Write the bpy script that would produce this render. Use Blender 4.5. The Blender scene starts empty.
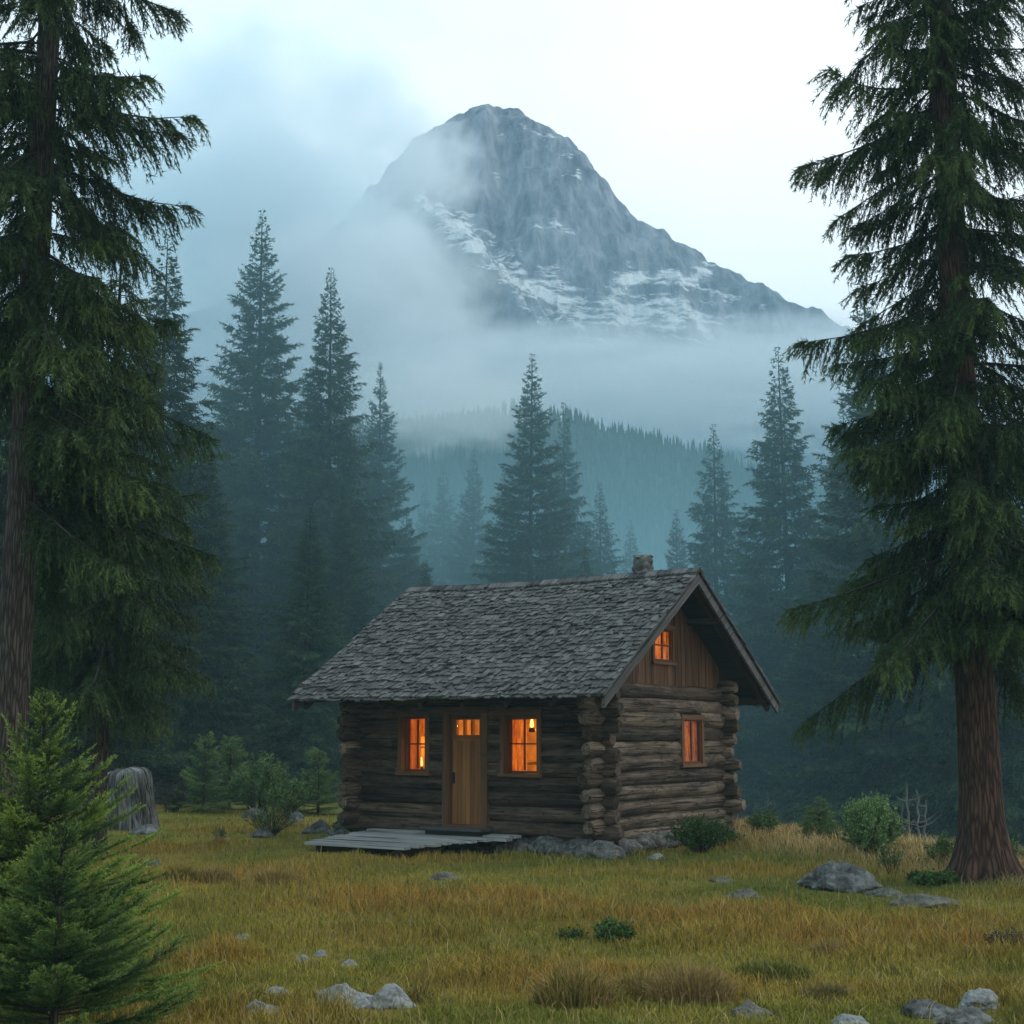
import bpy, bmesh, math
import numpy as np
R = math.radians
PI = math.pi
sc = bpy.context.scene
COL = sc.collection

# ------------------------------------------------------------------ camera, sky, sun, exposure
F, PITCH, EYE = 1400.0, R(9.05), 1.95
cam_d = bpy.data.cameras.new('camera')
cam = bpy.data.objects.new('camera', cam_d)
COL.objects.link(cam)
cam.location = (0, 0, EYE)
cam.rotation_euler = (R(90) + PITCH, 0, 0)
cam_d.sensor_width = 36.0
cam_d.lens = F / 1024 * 36.0
cam_d.clip_start = 0.05
cam_d.clip_end = 20000
sc.camera = cam

SUN_EL, SUN_AZ = R(56), R(60)          # azimuth measured from +Y towards +X
world = bpy.data.worlds.new('World')
sc.world = world
world.use_nodes = True


def nd(nt, typ, ins=None, **props):
    n = nt.nodes.new(typ)
    for k, v in props.items():
        setattr(n, k, v)
    for k, v in (ins or {}).items():
        s = n.inputs[k]
        if isinstance(v, bpy.types.NodeSocket):
            nt.links.new(v, s)
        else:
            s.default_value = v
    return n


def ramp(nt, fac, stops, interp='LINEAR'):
    n = nt.nodes.new('ShaderNodeValToRGB')
    cr = n.color_ramp
    cr.interpolation = interp
    while len(cr.elements) < len(stops):
        cr.elements.new(0.5)
    for e, (p, c) in zip(cr.elements, stops):
        e.position = p
        if not hasattr(c, '__len__'):
            c = (c, c, c)
        e.color = (c[0], c[1], c[2], 1)
    if fac is not None:
        nt.links.new(fac, n.inputs[0])
    return n.outputs[0]


def mixc(nt, fac, a, b, blend='MIX'):
    n = nt.nodes.new('ShaderNodeMix')
    n.data_type = 'RGBA'
    n.blend_type = blend
    for i, v in ((0, fac), (6, a), (7, b)):
        if isinstance(v, bpy.types.NodeSocket):
            nt.links.new(v, n.inputs[i])
        elif i == 0:
            n.inputs[0].default_value = v
        else:
            n.inputs[i].default_value = (v[0], v[1], v[2], 1)
    return n.outputs[2]


def mth(nt, op, a, b=None, clamp=False):
    n = nt.nodes.new('ShaderNodeMath')
    n.operation = op
    n.use_clamp = clamp
    for i, v in ((0, a), (1, b)):
        if v is None:
            continue
        if isinstance(v, bpy.types.NodeSocket):
            nt.links.new(v, n.inputs[i])
        else:
            n.inputs[i].default_value = v
    return n.outputs[0]


nt = world.node_tree
nt.nodes.clear()
wout = nd(nt, 'ShaderNodeOutputWorld')
wbg = nd(nt, 'ShaderNodeBackground', {'Strength': 0.1})
nt.links.new(wbg.outputs[0], wout.inputs[0])
sky = nd(nt, 'ShaderNodeTexSky', sky_type='NISHITA', sun_disc=False, sun_elevation=SUN_EL, sun_rotation=SUN_AZ)
tc = nd(nt, 'ShaderNodeTexCoord')
sep = nd(nt, 'ShaderNodeSeparateXYZ', {0: tc.outputs['Generated']})
# the overcast deck: clouds on a plane overhead, folded towards the horizon
dz = mth(nt, 'ADD', mth(nt, 'MAXIMUM', sep.outputs[2], 0.0), 0.22)
cxy = nd(nt, 'ShaderNodeCombineXYZ', {0: mth(nt, 'DIVIDE', sep.outputs[0], dz), 1: mth(nt, 'DIVIDE', sep.outputs[1], dz), 2: 3.7})
cn = nd(nt, 'ShaderNodeTexNoise', {'Vector': cxy.outputs[0], 'Scale': 1.15, 'Detail': 5.0, 'Roughness': 0.5, 'Distortion': 0.35})
# brighter where the hidden sun stands and towards the right of the peak, duller to the left
side = mth(nt, 'MULTIPLY', sep.outputs[0], 0.55)
val = mth(nt, 'ADD', mth(nt, 'ADD', mth(nt, 'MULTIPLY', cn.outputs[0], 1.0), side), 0.13, clamp=True)
ccol = ramp(nt, val, [(0.30, (0.46, 0.68, 0.78)), (0.50, (0.68, 0.87, 0.93)), (0.66, (0.86, 0.965, 0.985)), (0.85, (0.97, 1.0, 1.0))])
ccol10 = nd(nt, 'ShaderNodeVectorMath', {0: ccol, 1: (13.4, 13.8, 14.2)}, operation='MULTIPLY')
nt.links.new(mixc(nt, 0.93, sky.outputs[0], ccol10.outputs[0]), wbg.inputs[0])

sun_d = bpy.data.lights.new('sun', 'SUN')
sun_d.energy = 0.5
sun_d.angle = R(18)
sun_d.color = (1.0, 0.95, 0.88)
sun = bpy.data.objects.new('sun', sun_d)
COL.objects.link(sun)
sun.location = (40, 20, 60)
sun.rotation_euler = (R(90) - SUN_EL, 0, -SUN_AZ + PI)

vs = sc.view_settings
sc.display_settings.display_device = 'sRGB'
vs.view_transform = 'Standard'
vs.look = 'None'
vs.exposure = 0.0
vs.gamma = 1.0
sc.cycles.max_bounces = 6
sc.cycles.diffuse_bounces = 3
sc.cycles.glossy_bounces = 2
sc.cycles.transmission_bounces = 4
sc.cycles.transparent_max_bounces = 8
sc.cycles.volume_bounces = 3
sc.cycles.sample_clamp_indirect = 4.0
sc.cycles.use_denoising = True
sc.cycles.volume_step_rate = 1.0
sc.cycles.caustics_reflective = False
sc.cycles.caustics_refractive = False


# ------------------------------------------------------------------ numeric helpers
def _h(ix, iy, iz, seed):
    n = (ix.astype(np.int64) * 374761393 + iy.astype(np.int64) * 668265263 + iz.astype(np.int64) * 2147483647 + seed * 974634777) & 0xFFFFFFFF
    n = ((n ^ (n >> 13)) * 1274126177) & 0xFFFFFFFF
    n = ((n ^ (n >> 16)) * 2246822519) & 0xFFFFFFFF
    return ((n ^ (n >> 15)) & 0xFFFFFF) / float(0xFFFFFF)


def noise(x, y, z=None, seed=0):
    x = np.asarray(x, float); y = np.asarray(y, float)
    z = np.zeros_like(x) if z is None else np.asarray(z, float)
    xi, yi, zi = np.floor(x), np.floor(y), np.floor(z)
    fx, fy, fz = x - xi, y - yi, z - zi
    s = lambda t: t * t * t * (t * (t * 6 - 15) + 10)
    u, v, w = s(fx), s(fy), s(fz)
    r = 0
    for a in (0, 1):
        for b in (0, 1):
            for c in (0, 1):
                r = r + _h(xi + a, yi + b, zi + c, seed) * (u if a else 1 - u) * (v if b else 1 - v) * (w if c else 1 - w)
    return r


def fbm(x, y, z=None, o=4, seed=0, gain=0.5):
    r, a, t, k = 0, 1.0, 0, 1.0
    for i in range(o):
        r = r + a * noise(x * k, y * k, None if z is None else z * k, seed + i * 17)
        t += a; a *= gain; k *= 2.03
    return r / t


def ridged(x, y, o=5, seed=0, gain=0.5):
    r, a, t, k = 0, 1.0, 0, 1.0
    for i in range(o):
        r = r + a * (1 - np.abs(2 * noise(x * k, y * k, None, seed + i * 31) - 1))
        t += a; a *= gain; k *= 2.1
    return r / t


def sstep(a, b, x):
    t = np.clip((np.asarray(x, float) - a) / (b - a), 0, 1)
    return t * t * (3 - 2 * t)


def unit(v):
    return v / np.maximum(np.linalg.norm(v, axis=-1, keepdims=True), 1e-9)


def ray(px, py):
    u = (512 - py) / F
    return np.array([(px - 512) / F, math.cos(PITCH) - u * math.sin(PITCH), math.sin(PITCH) + u * math.cos(PITCH)])


def at(px, py, Y):
    d = ray(px, py)
    return d * (Y / d[1]) + np.array([0, 0, EYE])


# ------------------------------------------------------------------ meshes
class MB:
    def __init__(self):
        self.v, self.f3, self.f4, self.c, self.u, self.n = [], [], [], [], [], 0

    def add(self, v, f3=None, f4=None, col=None, uvp=None):
        v = np.asarray(v, np.float32).reshape(-1, 3)
        m = len(v)
        if f3 is not None and len(f3):
            self.f3.append(np.asarray(f3, np.int32).reshape(-1, 3) + self.n)
        if f4 is not None and len(f4):
            self.f4.append(np.asarray(f4, np.int32).reshape(-1, 4) + self.n)
        c = np.zeros((m, 4), np.float32); c[:, 3] = 1
        if col is not None:
            col = np.asarray(col, np.float32)
            if col.ndim == 0:
                c[:, :3] = col
            elif col.ndim == 1 and len(col) == 3 and m != 3:
                c[:, :3] = col
            elif col.ndim == 1:
                c[:, :3] = col[:, None]
            else:
                c[:, :3] = col
        self.c.append(c)
        self.u.append(v.copy() if uvp is None else np.asarray(uvp, np.float32).reshape(-1, 3))
        self.v.append(v)
        self.n += m

    def mesh(self, name, m, smooth=False):
        me = bpy.data.meshes.new(name)
        v = np.concatenate(self.v)
        f3 = np.concatenate(self.f3) if self.f3 else np.zeros((0, 3), np.int32)
        f4 = np.concatenate(self.f4) if self.f4 else np.zeros((0, 4), np.int32)
        me.vertices.add(len(v))
        me.vertices.foreach_set('co', v.ravel())
        lp = np.concatenate([f3.ravel(), f4.ravel()]).astype(np.int32)
        me.loops.add(len(lp))
        me.loops.foreach_set('vertex_index', lp)
        st = np.concatenate([np.arange(len(f3)) * 3, len(f3) * 3 + np.arange(len(f4)) * 4]).astype(np.int32)
        me.polygons.add(len(st))
        me.polygons.foreach_set('loop_start', st)
        me.polygons.foreach_set('use_smooth', np.full(len(st), smooth, bool))
        me.update(calc_edges=True)
        a = me.attributes.new('Col', 'FLOAT_COLOR', 'POINT')
        a.data.foreach_set('color', np.concatenate(self.c).ravel())
        b = me.attributes.new('uvp', 'FLOAT_VECTOR', 'POINT')
        b.data.foreach_set('vector', np.concatenate(self.u).ravel())
        me.materials.append(m)
        return me

    def build(self, name, m, parent=None, smooth=False):
        o = bpy.data.objects.new(name, self.mesh(name, m, smooth))
        COL.objects.link(o)
        if parent is not None:
            o.parent = parent
        return o


BOXF = [(0, 3, 2, 1), (4, 5, 6, 7), (0, 1, 5, 4), (1, 2, 6, 5), (2, 3, 7, 6), (3, 0, 4, 7)]


def box(mb, x0, x1, y0, y1, z0, z1, col=0.5, grain=0, rng=None):
    """axis-aligned box; grain = axis the wood grain runs along"""
    v = np.array([(x0, y0, z0), (x1, y0, z0), (x1, y1, z0), (x0, y1, z0), (x0, y0, z1), (x1, y0, z1), (x1, y1, z1), (x0, y1, z1)], float)
    order = [grain] + [i for i in range(3) if i != grain]
    off = np.array([hash((round(x0, 3), round(y0, 3), round(z0, 3))) % 97, 0, 0]) * 0.37
    uv = v[:, order] + off
    # split so that every face is flat-shaded on its own
    for f in BOXF:
        mb.add(v[list(f)], f4=[(0, 1, 2, 3)], col=np.full((4, 3), col), uvp=uv[list(f)])


def hexa(mb, v, col=0.5, uvp=None):
    v = np.asarray(v, float)
    for f in BOXF:
        mb.add(v[list(f)], f4=[(0, 1, 2, 3)], col=np.full((4, 3), col), uvp=None if uvp is None else np.asarray(uvp)[list(f)])


def beam(mb, p0, p1, w, h, col=0.5, up=(0, 0, 1)):
    """rectangular bar from p0 to p1 (centre line), width w sideways and h along up"""
    p0, p1, up = np.array(p0, float), np.array(p1, float), np.array(up, float)
    t = unit(p1 - p0); s = unit(np.cross(t, up)); q = np.cross(s, t)
    L = np.linalg.norm(p1 - p0)
    v, uv = [], []
    k = (abs(p0).sum() * 3.17) % 50
    for d, l in ((-1, 0), (1, 0)):
        pass
    for b in (-1, 1):
        for (e, a) in ((0, -1), (1, -1), (1, 1), (0, 1)):
            v.append((p1 if e else p0) + s * a * w / 2 + q * b * h / 2)
            uv.append((e * L + k, a * w / 2, b * h / 2))
    hexa(mb, v, col, uv)


def tube(mb, path, rad, ns=10, col=0.5, cap=True, seed=0, rough=0.0, lobes=None, uoff=None):
    """swept tube along path (n,3) with per-ring radii; uvp = (length, angle metres, offset)"""
    path = np.asarray(path, float); n = len(path)
    rad = np.broadcast_to(np.asarray(rad, float), (n,))
    t = np.gradient(path, axis=0); t = unit(t)
    ref = np.array([0, 0, 1.0]) if abs(t[0][2]) < 0.8 else np.array([1.0, 0, 0])
    s = unit(np.cross(t, ref)); q = np.cross(s, t)
    a = np.linspace(0, 2 * PI, ns + 1)
    ln = np.concatenate([[0], np.cumsum(np.linalg.norm(np.diff(path, axis=0), axis=1))])
    rr = np.repeat(rad[:, None], ns + 1, 1)
    if rough:
        rr = rr * (1 + rough * (2 * fbm(np.cos(a)[None] * 1.3 + ln[:, None] * 1.1, np.sin(a)[None] * 1.3 + 0 * ln[:, None], ln[:, None] * 2.0 + seed * 7.3, o=3, seed=seed) - 1))
    if lobes is not None:
        rr = rr * lobes(ln[:, None], a[None])
    v = path[:, None] + (np.cos(a)[None, :, None] * s[:, None] + np.sin(a)[None, :, None] * q[:, None]) * rr[..., None]
    off = (seed * 3.71) % 60 if uoff is None else uoff
    uv = np.stack([np.repeat(ln[:, None], ns + 1, 1) + off, np.repeat(a[None], n, 0) * rad.mean(), np.full((n, ns + 1), off)], -1)
    i, j = np.meshgrid(np.arange(n - 1), np.arange(ns), indexing='ij')
    b = (i * (ns + 1) + j).ravel()
    f4 = np.stack([b, b + ns + 1, b + ns + 2, b + 1], 1)
    c = np.full((n * (ns + 1), 3), col)
    mb.add(v.reshape(-1, 3), f4=f4, col=c, uvp=uv.reshape(-1, 3))
    if cap:
        for e, sg in ((0, -1), (n - 1, 1)):
            ring = v[e, :-1]
            ctr = path[e] + t[e] * sg * rad[e] * 0.12
            vv = np.concatenate([ring, [ctr]])
            k = np.arange(ns)
            f = np.stack([k, (k + 1) % ns, np.full(ns, ns)], 1)
            if sg < 0:
                f = f[:, ::-1]
            uu = np.concatenate([np.stack([np.full(ns, off + 30), np.cos(a[:-1]) * rad[e], np.sin(a[:-1]) * rad[e]], 1), [[off + 30, 0, 0]]])
            mb.add(vv, f3=f, col=np.full((ns + 1, 3), col), uvp=uu)


def ico(sub):
    bm = bmesh.new()
    bmesh.ops.create_icosphere(bm, subdivisions=sub, radius=1.0)
    v = np.array([x.co[:] for x in bm.verts]); f = np.array([[x.index for x in p.verts] for p in bm.faces])
    bm.free()
    return v, f


ICO = {k: ico(k) for k in (2, 3, 4, 5)}


def stone_shape(seed, w, d, h, sub=4, ang=0.25, planes=9, bury=0.25, peak=0.0):
    rng = np.random.default_rng(seed)
    v, f = ICO[sub]
    v = v.copy()
    # chip the ball with random planes, then roughen
    for k in range(planes):
        n = unit(rng.normal(size=3)); dd = rng.uniform(0.55, 0.9)
        p = v @ n
        v = v - np.outer(np.maximum(p - dd, 0) * 0.92, n)
    k = 1 + ang * (2 * fbm(v[:, 0] * 1.6 + seed, v[:, 1] * 1.6, v[:, 2] * 1.6, o=5, seed=seed) - 1) + 0.10 * (2 * fbm(v[:, 0] * 6, v[:, 1] * 6 + seed, v[:, 2] * 6, o=3, seed=seed + 5) - 1)
    v = v * k[:, None]
    if peak:
        v[:, :2] *= (1 - peak * np.clip(v[:, 2:3] + 0.3, 0, 1.2))
    v = v / np.abs(v).max(0)
    v = v * np.array([w / 2, d / 2, h * (1 + bury) / 2])
    v[:, 2] += h * (1 - bury) / 2
    return v, f


# ------------------------------------------------------------------ objects
def tag(o, label=None, cat=None, group=None, kind=None):
    if label: o['label'] = label
    if cat: o['category'] = cat
    if group: o['group'] = group
    if kind: o['kind'] = kind
    return o


def empty(name, loc, label=None, cat=None, group=None, rz=0.0):
    o = bpy.data.objects.new(name, None)
    o.empty_display_size = 0.2
    COL.objects.link(o)
    o.location = loc
    o.rotation_euler = (0, 0, rz)
    return tag(o, label, cat, group)


def copy_tree(o, parent=None):
    c = o.copy(); COL.objects.link(c)
    if parent is not None:
        c.parent = parent
    for ch in list(o.children):
        copy_tree(ch, c)
    return c


# ------------------------------------------------------------------ materials
def newmat(name):
    m = bpy.data.materials.new(name)
    m.use_nodes = True
    t = m.node_tree
    b = t.nodes['Principled BSDF']
    b.inputs['Specular IOR Level'].default_value = 0.25
    return m, t, b


def attr(t, name):
    n = t.nodes.new('ShaderNodeAttribute')
    n.attribute_name = name
    return n


def mapped(t, vec, scale):
    return nd(t, 'ShaderNodeVectorMath', {0: vec, 1: scale}, operation='MULTIPLY').outputs[0]


def bump(t, b, height, strength, dist):
    n = nd(t, 'ShaderNodeBump', {'Strength': strength, 'Distance': dist, 'Height': height})
    t.links.new(n.outputs[0], b.inputs['Normal'])


def mat_foliage(name, dark, mid, light, trans=0.0):
    m, t, b = newmat(name)
    a = attr(t, 'Col')
    t.links.new(ramp(t, a.outputs['Fac'], [(0.05, dark), (0.5, mid), (0.95, light)]), b.inputs['Base Color'])
    b.inputs['Roughness'].default_value = 0.75
    b.inputs['Specular IOR Level'].default_value = 0.12
    return m


def mat_wood(name, dark, mid, light, stretch=(0.9, 14, 14), rough=0.85, bstr=0.6, bdist=0.012, vary=0.55, crack=True, knots=False):
    """grain along uvp.x; the Col attribute shifts the tone of each piece"""
    m, t, b = newmat(name)
    u = attr(t, 'uvp').outputs['Vector']
    n1 = nd(t, 'ShaderNodeTexNoise', {'Vector': mapped(t, u, stretch), 'Scale': 1.0, 'Detail': 6.0, 'Roughness': 0.62, 'Distortion': 0.4})
    n2 = nd(t, 'ShaderNodeTexNoise', {'Vector': mapped(t, u, (0.5, 3.0, 3.0)), 'Scale': 1.3, 'Detail': 3.0})
    c = attr(t, 'Col').outputs['Fac']
    k = mth(t, 'ADD', mth(t, 'MULTIPLY', n1.outputs[0], 0.75), mth(t, 'MULTIPLY', n2.outputs[0], 0.35))
    k = mth(t, 'ADD', k, mth(t, 'MULTIPLY', mth(t, 'SUBTRACT', c, 0.5), vary), clamp=True)
    col = ramp(t, k, [(0.28, dark), (0.52, mid), (0.78, light)])
    if crack:
        n3 = nd(t, 'ShaderNodeTexNoise', {'Vector': mapped(t, u, (0.55, 26, 26)), 'Scale': 1.0, 'Detail': 2.0})
        cr = ramp(t, n3.outputs[0], [(0.34, 0.15), (0.42, 1.0)])
        col = mixc(t, 1.0, col, cr, 'MULTIPLY')
    hgt = n1.outputs[0]
    if knots:
        vo = nd(t, 'ShaderNodeTexVoronoi', {'Vector': mapped(t, u, (1.1, 3.2, 3.2)), 'Scale': 1.0, 'Randomness': 1.0})
        col = mixc(t, 1.0, col, ramp(t, vo.outputs['Distance'], [(0.05, 0.22), (0.10, 0.55), (0.17, 1.0)]), 'MULTIPLY')
        n4 = nd(t, 'ShaderNodeTexNoise', {'Vector': mapped(t, u, (1.6, 4.0, 4.0)), 'Scale': 1.0, 'Detail': 5.0, 'Roughness': 0.7})
        col = mixc(t, 1.0, col, ramp(t, n4.outputs[0], [(0.36, 0.38), (0.5, 0.9), (0.66, 1.3)]), 'MULTIPLY')
        n5 = nd(t, 'ShaderNodeTexNoise', {'Vector': mapped(t, u, (0.9, 9.0, 9.0)), 'Scale': 1.0, 'Detail': 2.0})
        chk = ramp(t, mth(t, 'ABSOLUTE', mth(t, 'SUBTRACT', n5.outputs[0], 0.52)), [(0.004, 0.0), (0.016, 1.0)])
        col = mixc(t, 1.0, col, ramp(t, chk, [(0.0, 0.22), (1.0, 1.0)]), 'MULTIPLY')
        hgt = mth(t, 'ADD', hgt, mth(t, 'MULTIPLY', chk, 0.6))
    t.links.new(col, b.inputs['Base Color'])
    b.inputs['Roughness'].default_value = rough
    bump(t, b, hgt, bstr, bdist)
    return m


def mat_bark(name, dark, mid, light, sx=2.6, sy=30.0, bd=0.03):
    m, t, b = newmat(name)
    u = attr(t, 'uvp').outputs['Vector']
    warp = nd(t, 'ShaderNodeTexNoise', {'Vector': mapped(t, u, (2.0, 5.0, 5.0)), 'Scale': 1.0, 'Detail': 2.0})
    wv = nd(t, 'ShaderNodeVectorMath', {0: warp.outputs['Color'], 1: (0.25, 0.05, 0.05)}, operation='MULTIPLY').outputs[0]
    uu = nd(t, 'ShaderNodeVectorMath', {0: u, 1: wv}, operation='ADD').outputs[0]
    vo = nd(t, 'ShaderNodeTexVoronoi', {'Vector': mapped(t, uu, (sx, sy, sy)), 'Scale': 1.0}, feature='DISTANCE_TO_EDGE')
    n1 = nd(t, 'ShaderNodeTexNoise', {'Vector': mapped(t, u, (5.0, 22, 22)), 'Scale': 1.0, 'Detail': 5.0, 'Roughness': 0.65})
    hgt = mth(t, 'ADD', mth(t, 'MINIMUM', mth(t, 'MULTIPLY', vo.outputs[0], 2.2), 0.6), mth(t, 'MULTIPLY', n1.outputs[0], 0.5))
    col = ramp(t, hgt, [(0.18, dark), (0.52, mid), (0.95, light)])
    t.links.new(col, b.inputs['Base Color'])
    b.inputs['Roughness'].default_value = 0.9
    bump(t, b, hgt, 0.9, bd)
    return m


def mat_rock(name, dark, mid, light, moss=None, sc_=1.0):
    m, t, b = newmat(name)
    o = nd(t, 'ShaderNodeTexCoord').outputs['Object']
    n1 = nd(t, 'ShaderNodeTexNoise', {'Vector': o, 'Scale': 3.0 * sc_, 'Detail': 8.0, 'Roughness': 0.62})
    n2 = nd(t, 'ShaderNodeTexNoise', {'Vector': o, 'Scale': 17.0 * sc_, 'Detail': 6.0, 'Roughness': 0.7})
    k = mth(t, 'ADD', mth(t, 'MULTIPLY', n1.outputs[0], 0.6), mth(t, 'MULTIPLY', n2.outputs[0], 0.4))
    col = ramp(t, k, [(0.36, dark), (0.5, mid), (0.64, light)])
    n3 = nd(t, 'ShaderNodeTexNoise', {'Vector': o, 'Scale': 6.0 * sc_, 'Detail': 4.0, 'Roughness': 0.6, 'Distortion': 0.5})
    col = mixc(t, ramp(t, n3.outputs[0], [(0.56, 0.0), (0.62, 0.75)]), col, moss or (0.20, 0.21, 0.19))
    t.links.new(col, b.inputs['Base Color'])
    b.inputs['Roughness'].default_value = 0.88
    bump(t, b, k, 0.8, 0.05 / sc_)
    return m


M = {}
M['fir_dark'] = mat_foliage('fir_needles', (0.011, 0.022, 0.014), (0.034, 0.066, 0.034), (0.105, 0.160, 0.070))
M['spruce'] = mat_foliage('spruce_needles', (0.012, 0.022, 0.010), (0.032, 0.060, 0.019), (0.090, 0.132, 0.036))
M['sapling'] = mat_foliage('sapling_needles', (0.014, 0.032, 0.012), (0.068, 0.130, 0.028), (0.28, 0.37, 0.068))
M['sapling_dark'] = mat_foliage('dark_sapling_needles', (0.011, 0.030, 0.012), (0.044, 0.095, 0.026), (0.18, 0.26, 0.055))
M['bush'] = mat_foliage('bush_leaves', (0.045, 0.080, 0.025), (0.105, 0.175, 0.060), (0.20, 0.29, 0.10))
M['bush_pale'] = mat_foliage('pale_bush_leaves', (0.085, 0.145, 0.050), (0.18, 0.29, 0.10), (0.32, 0.44, 0.17))
M['herb'] = mat_foliage('herb_leaves', (0.022, 0.050, 0.014), (0.048, 0.095, 0.022), (0.085, 0.15, 0.035))
M['twig'] = mat_foliage('dry_twigs', (0.030, 0.026, 0.020), (0.06, 0.052, 0.04), (0.10, 0.09, 0.065))
M['bark_red'] = mat_bark('red_brown_bark', (0.008, 0.005, 0.004), (0.052, 0.026, 0.017), (0.115, 0.060, 0.040))
M['bark_grey'] = mat_bark('grey_brown_bark', (0.009, 0.007, 0.006), (0.046, 0.034, 0.027), (0.105, 0.080, 0.064))
M['bark_dark'] = mat_bark('dark_bark', (0.010, 0.008, 0.007), (0.032, 0.025, 0.020), (0.06, 0.05, 0.04), 2, 9)
M['dead_wood'] = mat_wood('bleached_dead_wood', (0.06, 0.062, 0.06), (0.12, 0.125, 0.122), (0.20, 0.205, 0.20), stretch=(1.2, 20, 20), crack=False)
M['stump'] = mat_wood('weathered_stump_wood', (0.030, 0.029, 0.027), (0.165, 0.162, 0.154), (0.35, 0.345, 0.335), stretch=(3.0, 30, 30), bstr=1.0, bdist=0.06, vary=0.0, knots=True)
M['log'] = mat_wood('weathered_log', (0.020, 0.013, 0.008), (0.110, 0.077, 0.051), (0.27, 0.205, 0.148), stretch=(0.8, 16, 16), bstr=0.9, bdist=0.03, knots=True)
M['log_eave_shade'] = mat_wood('eave_shaded_log', (0.014, 0.010, 0.007), (0.060, 0.041, 0.028), (0.14, 0.098, 0.066), stretch=(0.8, 16, 16), bstr=0.9, bdist=0.03, knots=True)  # darker copy of the log wood: eave shade put into the front wall's colour
M['plank'] = mat_wood('brown_gable_plank', (0.035, 0.017, 0.009), (0.115, 0.055, 0.026), (0.19, 0.10, 0.05), stretch=(0.8, 20, 20))
M['door'] = mat_wood('warm_door_board', (0.085, 0.034, 0.011), (0.205, 0.088, 0.027), (0.31, 0.145, 0.048), stretch=(0.7, 22, 22), crack=False, bstr=0.3)
M['trim'] = mat_wood('window_trim', (0.04, 0.020, 0.010), (0.115, 0.058, 0.028), (0.19, 0.10, 0.05), stretch=(1.0, 22, 22), crack=False, bstr=0.3)
M['darkwood'] = mat_wood('dark_rafter_wood', (0.012, 0.009, 0.007), (0.04, 0.03, 0.023), (0.08, 0.064, 0.05), stretch=(0.8, 18, 18))
M['rake'] = mat_wood('grey_rake_board', (0.03, 0.028, 0.026), (0.082, 0.077, 0.072), (0.15, 0.145, 0.138), stretch=(0.8, 18, 18))
M['deck'] = mat_wood('grey_deck_plank', (0.13, 0.13, 0.125), (0.29, 0.29, 0.28), (0.44, 0.445, 0.435), stretch=(0.7, 18, 18), bstr=0.6)
M['shake'] = mat_wood('grey_roof_shake', (0.026, 0.025, 0.0245), (0.088, 0.085, 0.083), (0.175, 0.170, 0.167), stretch=(2.0, 24, 24), vary=0.8, bdist=0.008)
M['rock'] = mat_rock('grey_rock', (0.022, 0.022, 0.021), (0.10, 0.10, 0.096), (0.23, 0.23, 0.22))
M['rock_pale'] = mat_rock('pale_rock', (0.09, 0.09, 0.09), (0.22, 0.23, 0.23), (0.38, 0.39, 0.39), moss=(0.24, 0.25, 0.21), sc_=2.0)
M['rock_brown'] = mat_rock('brown_mossy_rock', (0.05, 0.047, 0.038), (0.12, 0.113, 0.095), (0.23, 0.22, 0.195), moss=(0.10, 0.11, 0.05), sc_=2.0)
M['stone'] = mat_rock('foundation_stone', (0.03, 0.029, 0.026), (0.105, 0.102, 0.094), (0.21, 0.206, 0.195), sc_=2.2)


def _plain(name, col, rough=0.8):
    m, t, b = newmat(name)
    o = nd(t, 'ShaderNodeTexCoord').outputs['Object']
    n = nd(t, 'ShaderNodeTexNoise', {'Vector': o, 'Scale': 4.0, 'Detail': 5.0})
    lo = [c * 0.7 for c in col]; hi = [min(1, c * 1.3) for c in col]
    t.links.new(ramp(t, n.outputs[0], [(0.35, lo), (0.65, hi)]), b.inputs['Base Color'])
    b.inputs['Roughness'].default_value = rough
    return m


M['inside'] = _plain('inside_boards', (0.42, 0.27, 0.14))
M['iron'] = _plain('black_iron', (0.03, 0.03, 0.03), 0.5)


def mat_curtain():
    m = bpy.data.materials.new('orange_curtain'); m.use_nodes = True
    t = m.node_tree; t.nodes.clear()
    out = nd(t, 'ShaderNodeOutputMaterial')
    u = attr(t, 'uvp').outputs['Vector']
    n = nd(t, 'ShaderNodeTexNoise', {'Vector': mapped(t, u, (30, 3, 3)), 'Scale': 1.0, 'Detail': 5.0, 'Roughness': 0.7})
    c = ramp(t, n.outputs[0], [(0.32, (0.28, 0.09, 0.022)), (0.68, (0.85, 0.47, 0.16))])
    d = nd(t, 'ShaderNodeBsdfDiffuse', {'Color': c}); tr = nd(t, 'ShaderNodeBsdfTranslucent', {'Color': c})
    mx = nd(t, 'ShaderNodeMixShader', {0: 0.55, 1: d.outputs[0], 2: tr.outputs[0]})
    t.links.new(mx.outputs[0], out.inputs[0])
    return m


def mat_glass():
    m = bpy.data.materials.new('window_glass'); m.use_nodes = True
    t = m.node_tree; t.nodes.clear()
    out = nd(t, 'ShaderNodeOutputMaterial')
    lw = nd(t, 'ShaderNodeLayerWeight', {'Blend': 0.5})
    fr = nd(t, 'ShaderNodeMath', {0: mth(t, 'POWER', lw.outputs['Facing'], 3.0), 1: 0.16}, operation='MULTIPLY')
    tr = nd(t, 'ShaderNodeBsdfTransparent', {'Color': (0.92, 0.92, 0.9, 1)})
    gl = nd(t, 'ShaderNodeBsdfGlossy', {'Color': (0.8, 0.8, 0.8, 1), 'Roughness': 0.06})
    mx = nd(t, 'ShaderNodeMixShader', {0: fr.outputs[0], 1: tr.outputs[0], 2: gl.outputs[0]})
    t.links.new(mx.outputs[0], out.inputs[0])
    return m


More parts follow.
